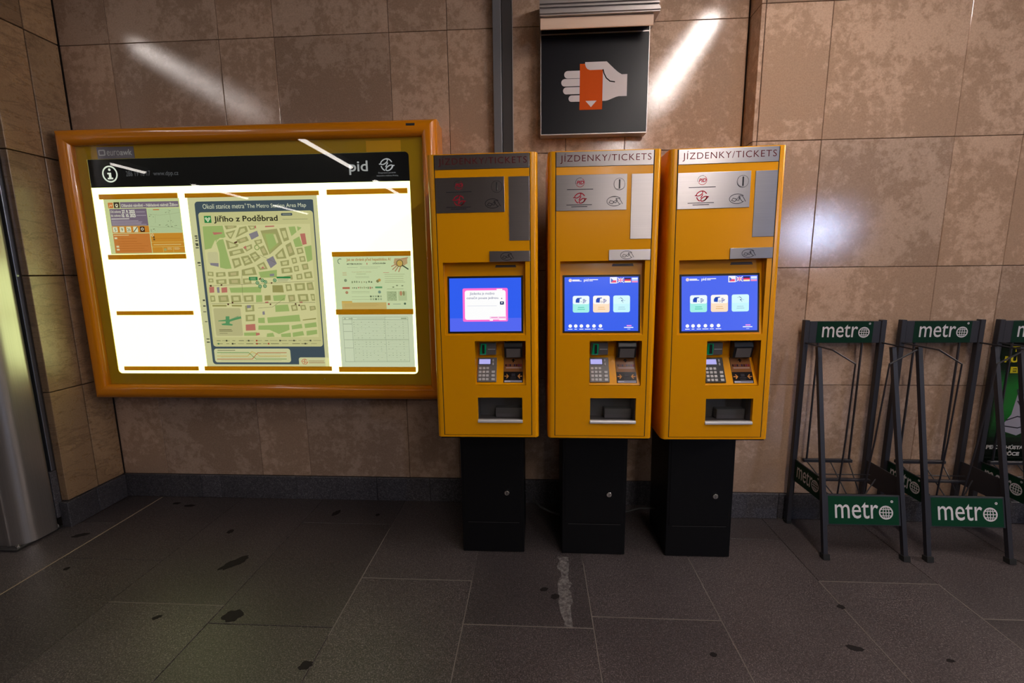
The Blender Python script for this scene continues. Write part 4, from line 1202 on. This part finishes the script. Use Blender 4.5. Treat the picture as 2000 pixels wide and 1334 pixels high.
# ================================================================== hanging pictogram sign
SY = -0.070
sign = empty('pictogram_sign', (0.284, SY, 2.014), 'square black sign with a hand holding an orange ticket, above the machines', 'sign')
def SG(mb, name, mat, parent=sign, **k): return mb.build(name, mat, parent, (-.284, -SY, -2.014) if parent is sign else (0, 0, 0), **k)
SG(MB().box(.026, .541, SY, -.012, 2.014, 2.466), 'panel', 'sign_black', bevel=.001, seg=1)
SG(MB().box(.026, .541, SY, -.012, 2.470, 2.496), 'top_panel', 'sign_black', bevel=.001, seg=1)
SG(MB().box(.026, .541, SY - .003, SY + .01, 2.4655, 2.4705), 'joint_strip', 'alu_profile')
for q in ((.022, .026, 2.010, 2.498), (.541, .545, 2.010, 2.498)): SG(MB().box(q[0], q[1], SY - .003, -.010, q[2], q[3]), 'edge_trim', 'alu_profile', bevel=.0006, seg=1)
SG(MB().box(.022, .545, SY - .003, -.010, 2.009, 2.0138), 'edge_trim', 'alu_profile', bevel=.0006, seg=1)
p = Print(k=.001)
wt, org = 'c9c2c4', 'bd4a08'
for x0, z0, z1 in ((138, 2269, 2303), (124, 2233, 2267), (133, 2197, 2229), (160, 2162, 2191)):
    r = (z1 - z0) / 2
    pts = [(218, z0), (218, z1)] + [(x0 + r + r * math.cos(math.radians(90 + 180 * i / 10)), (z0 + z1) / 2 + r * math.sin(math.radians(90 + 180 * i / 10))) for i in range(11)]
    p.poly(pts[::-1], wt, 1)
p.poly([(214, 2333), (325, 2333), (325, 2123), (214, 2123)], org, 2)
p.poly([(239, 2340), (343, 2340), (380, 2306), (398, 2291), (416, 2280), (443, 2280), (443, 2181), (404, 2181), (390, 2178), (352, 2164), (340, 2162), (325, 2162), (325, 2304), (262, 2304), (250, 2309), (243, 2318), (239, 2330)], wt, 3)
p.line([(326, 2304), (331, 2286), (342, 2266), (360, 2251), (383, 2247)], 5.5, '101014', 4)
p.poly([(243, 2164), (297, 2164), (270, 2135)], wt, 4)
p.build('pictogram', 'print_matt', sign, (-.284, -.0012, -2.014))
br = SG(MB().box(.020, .541, -.150, -.143, 2.453, 2.5035), 'mounting_board', 'beige_board', bevel=.002, seg=1)
pts = [(-.004, 2.5080), (-.130, 2.5080), (-.130, 2.5040), (-.165, 2.5040), (-.165, 2.5100), (-.172, 2.5100), (-.172, 2.5175), (-.160, 2.5175), (-.160, 2.5300), (-.150, 2.5300), (-.150, 2.5350), (-.140, 2.5350), (-.140, 2.5480), (-.150, 2.5480), (-.150, 2.5540), (-.135, 2.5540), (-.135, 2.5660), (-.145, 2.5660), (-.145, 2.5720), (-.125, 2.5720), (-.125, 2.6200), (-.004, 2.6200)]
SG(MB().prism(pts, 0, .018, .566), 'mounting_rail', 'alu_profile')

# ================================================================== newspaper racks
def wordmark(p, x0, x1, z0, z1, col, lay=1):
    """lower-case lettering whose last letter is a globe"""
    W, H = x1 - x0, z1 - z0
    p.text('metr', x0, x0 + W * .735, z0, z0 + H * .88, col, lay, bold=.002)
    R = H * .36; cx, cz = x0 + W * .865, z0 + R * .95
    p.ring(cx, cz, R * .92, R * .2, col, lay, 28)
    p.ring(cx, cz, R * .42, R * .12, col, lay, 20, rz=R * .9)
    p.line([(cx, cz - R * .9), (cx, cz + R * .9)], R * .12, col, lay); p.line([(cx - R * .9, cz), (cx + R * .9, cz)], R * .12, col, lay)
    for s in (-1, 1):
        p.line([(cx - R * .75, cz + s * R * .46), (cx + R * .75, cz + s * R * .46)], R * .11, col, lay)
    p.ring(x0 + W * .97, z0 + H * .93, H * .055, H * .03, col, lay, 12); p.disc(x0 + W * .97, z0 + H * .93, H * .022, col, lay, 8)


RW = 0.182         # half width between post centres
RY = -0.16         # rack origin (back posts) in y


def newspaper_rack(x, label):
    t = empty('newspaper_rack', (x, RY, 0), label, 'rack', 'newspaper racks')
    for s in (-1, 1):
        MB().box(s * RW - .0125, s * RW + .0125, -.0125, .0125, .014, 1.086).build('back_post', 'rack_metal', t, bevel=.002, seg=1)
        MB().box(s * RW - .014, s * RW + .014, -.014, .014, 0, .016).build('post_foot', 'rubber_and_shade', t, bevel=.003, seg=1)
        MB().tube([(s * (RW - .004), -.30, .012), (s * (RW - .012), -.095, .966)], .0095, square=True, up=(1, 0, 0)).build('front_leg', 'rack_metal', t)
        MB().tube([(s * (RW - .004), -.3035, .0), (s * (RW - .004), -.2985, .024)], .0145, square=True, up=(1, 0, 0)).build('leg_foot', 'rubber_and_shade', t)
        # forward arm, bent in at its end and running down as the retaining rod
        MB().tube([(s * RW, 0, .973), (s * RW, -.215, .973), (s * .074, -.212, .908), (s * .066, -.192, .54), (s * .058, -.165, .225)], .0038, 6).build('retaining_rod', 'rack_metal', t)
        # side panel between post and leg, printed outside
        y0, y1 = -.012, -.236
        sp = MB().prism([(y0, .246), (y1 - .004, .252), (y1 + .02, .362), (y0, .362)], 0, s * (RW - .004) - .002, s * (RW - .004) + .002).build('side_panel', 'rack_metal', t)
        p = Print()
        p.rect(.006, .214, .250, .358, '0a2c1c', 1)
        wordmark(p, .024, .196, .276, .352, 'c6c2c4', 2)
        if s < 0: p.build('side_print', 'print_matt', sp, (-(RW - .002) - .0006, -.014, 0), (0, 0, math.radians(-90)))
    h = MB().box(-RW + .013, RW - .013, -.010, .006, .972, 1.080).build('header_panel', 'rack_metal', t, bevel=.0015, seg=1)
    p = Print(); p.rect(-.133, .133, .974, 1.079, '062c1d', 1); wordmark(p, -.107, .122, 1.000, 1.073, 'd2ccd0', 2)
    p.build('header_print', 'print_matt', h, (0, -.0104, 0))
    la = math.atan2(.205, .954)
    f = MB().box(-.166, .166, -.006, .004, .145, .285).build('front_panel', 'rack_metal', t, (0, -.300, .012), (-la, 0, 0), bevel=.0015, seg=1)
    p = Print(); p.rect(-.157, .157, .150, .278, '073a24', 1); wordmark(p, -.128, .136, .176, .262, 'dcd6da', 2)
    p.build('front_print', 'print_matt', f, (0, -.0064, 0))
    # wire pocket: back frame, floor bars and slanting rods
    for xx in (-.118, .092):
        MB().tube([(xx, -.004, .972), (xx, -.004, .355)], .0052, 6).build('back_rod', 'rack_metal', t)
    MB().box(-.135, .108, -.012, .006, .345, .362).build('back_bar', 'rack_metal', t, bevel=.002, seg=1)
    MB().box(-.105, .135, -.105, -.088, .288, .300).build('floor_bar', 'rack_metal', t, bevel=.002, seg=1)
    for pts in ([(-RW + .012, -.05, .300), (RW - .012, -.05, .300)], [(-RW + .012, -.165, .225), (RW - .012, -.165, .225)], [(-.118, -.004, .35), (-.058, -.165, .225)],
                [(.092, -.004, .35), (.058, -.165, .225)], [(-RW + .012, -.09, .295), (-.058, -.165, .225)], [(RW - .012, -.09, .295), (.058, -.165, .225)], [(.0, -.004, .35), (.0, -.165, .225)]):
        MB().tube(pts, .003, 5).build('pocket_rod', 'rack_metal', t)
    return t


def copy_tree(o, parent=None):
    c = o.copy(); COL.objects.link(c); c.parent = parent
    for ch in list(o.children): copy_tree(ch, c)
    return c


r1 = newspaper_rack(1.520, 'empty black wire newspaper rack standing closest to the ticket machines')
r2 = copy_tree(r1); r2.location.x = 1.978; r2['label'] = 'empty black wire newspaper rack in the middle of the three'
r3 = copy_tree(r1); r3.location.x = 2.432; r3['label'] = 'newspaper rack cut off by the right edge, with a green poster behind it'

# advertising board standing behind the last rack
ad = empty('advertising_poster', (2.432, -.134, .33), 'dark green poster with yellow lettering behind the rack at the right edge', 'poster')
MB().box(-.165, .165, -.004, .004, 0, .640).build('board', 'rack_metal', ad, bevel=.001, seg=1)
p = Print()
p.rect(-.160, .160, .002, .638, '0a1c10', 1)
for i in range(8): p.rect(-.135 + .004 * i, .16, .15 + .02 * i, .50 - .012 * i, ('0c3416', '0d3c18', '0f4a1c', '11561f', '136020', '156a24', '177026', '187428')[i], 2 + 0 * i + i)
yl = 'c8b820'
p.text('TPE', -.085, .01, .592, .620, yl, 11, bold=.05); p.text('RUKCI', -.115, .03, .538, .570, yl, 11, bold=.05); p.text('EPA', -.08, .02, .484, .516, yl, 11, bold=.05)
p.poly([(-.09, .19), (-.04, .27), (-.02, .42), (.01, .44), (.02, .34), (.06, .33), (.09, .26), (.07, .20), (.0, .16)], '9c98a4', 11)
for q in ([(-.03, .40), (.0, .30), (.03, .22)], [(-.06, .24), (-.01, .26), (.05, .25)], [(-.02, .34), (.02, .28)], [(-.07, .21), (.0, .20), (.06, .22)]): p.line(q, .006, '2c2a34', 12)
p.rect(-.160, .160, .002, .125, '061008', 11)
p.text('PEC', -.135, -.08, .086, .108, 'bcb8b4', 12, bold=.05); p.text('CHÚSTAT', -.06, .06, .086, .110, 'bcb8b4', 12, bold=.05); p.text('ŘEČCE', -.062, .03, .052, .078, 'bcb8b4', 12, bold=.05)
p.build('poster_print', 'print_gloss', ad, (0, -.0043, 0))
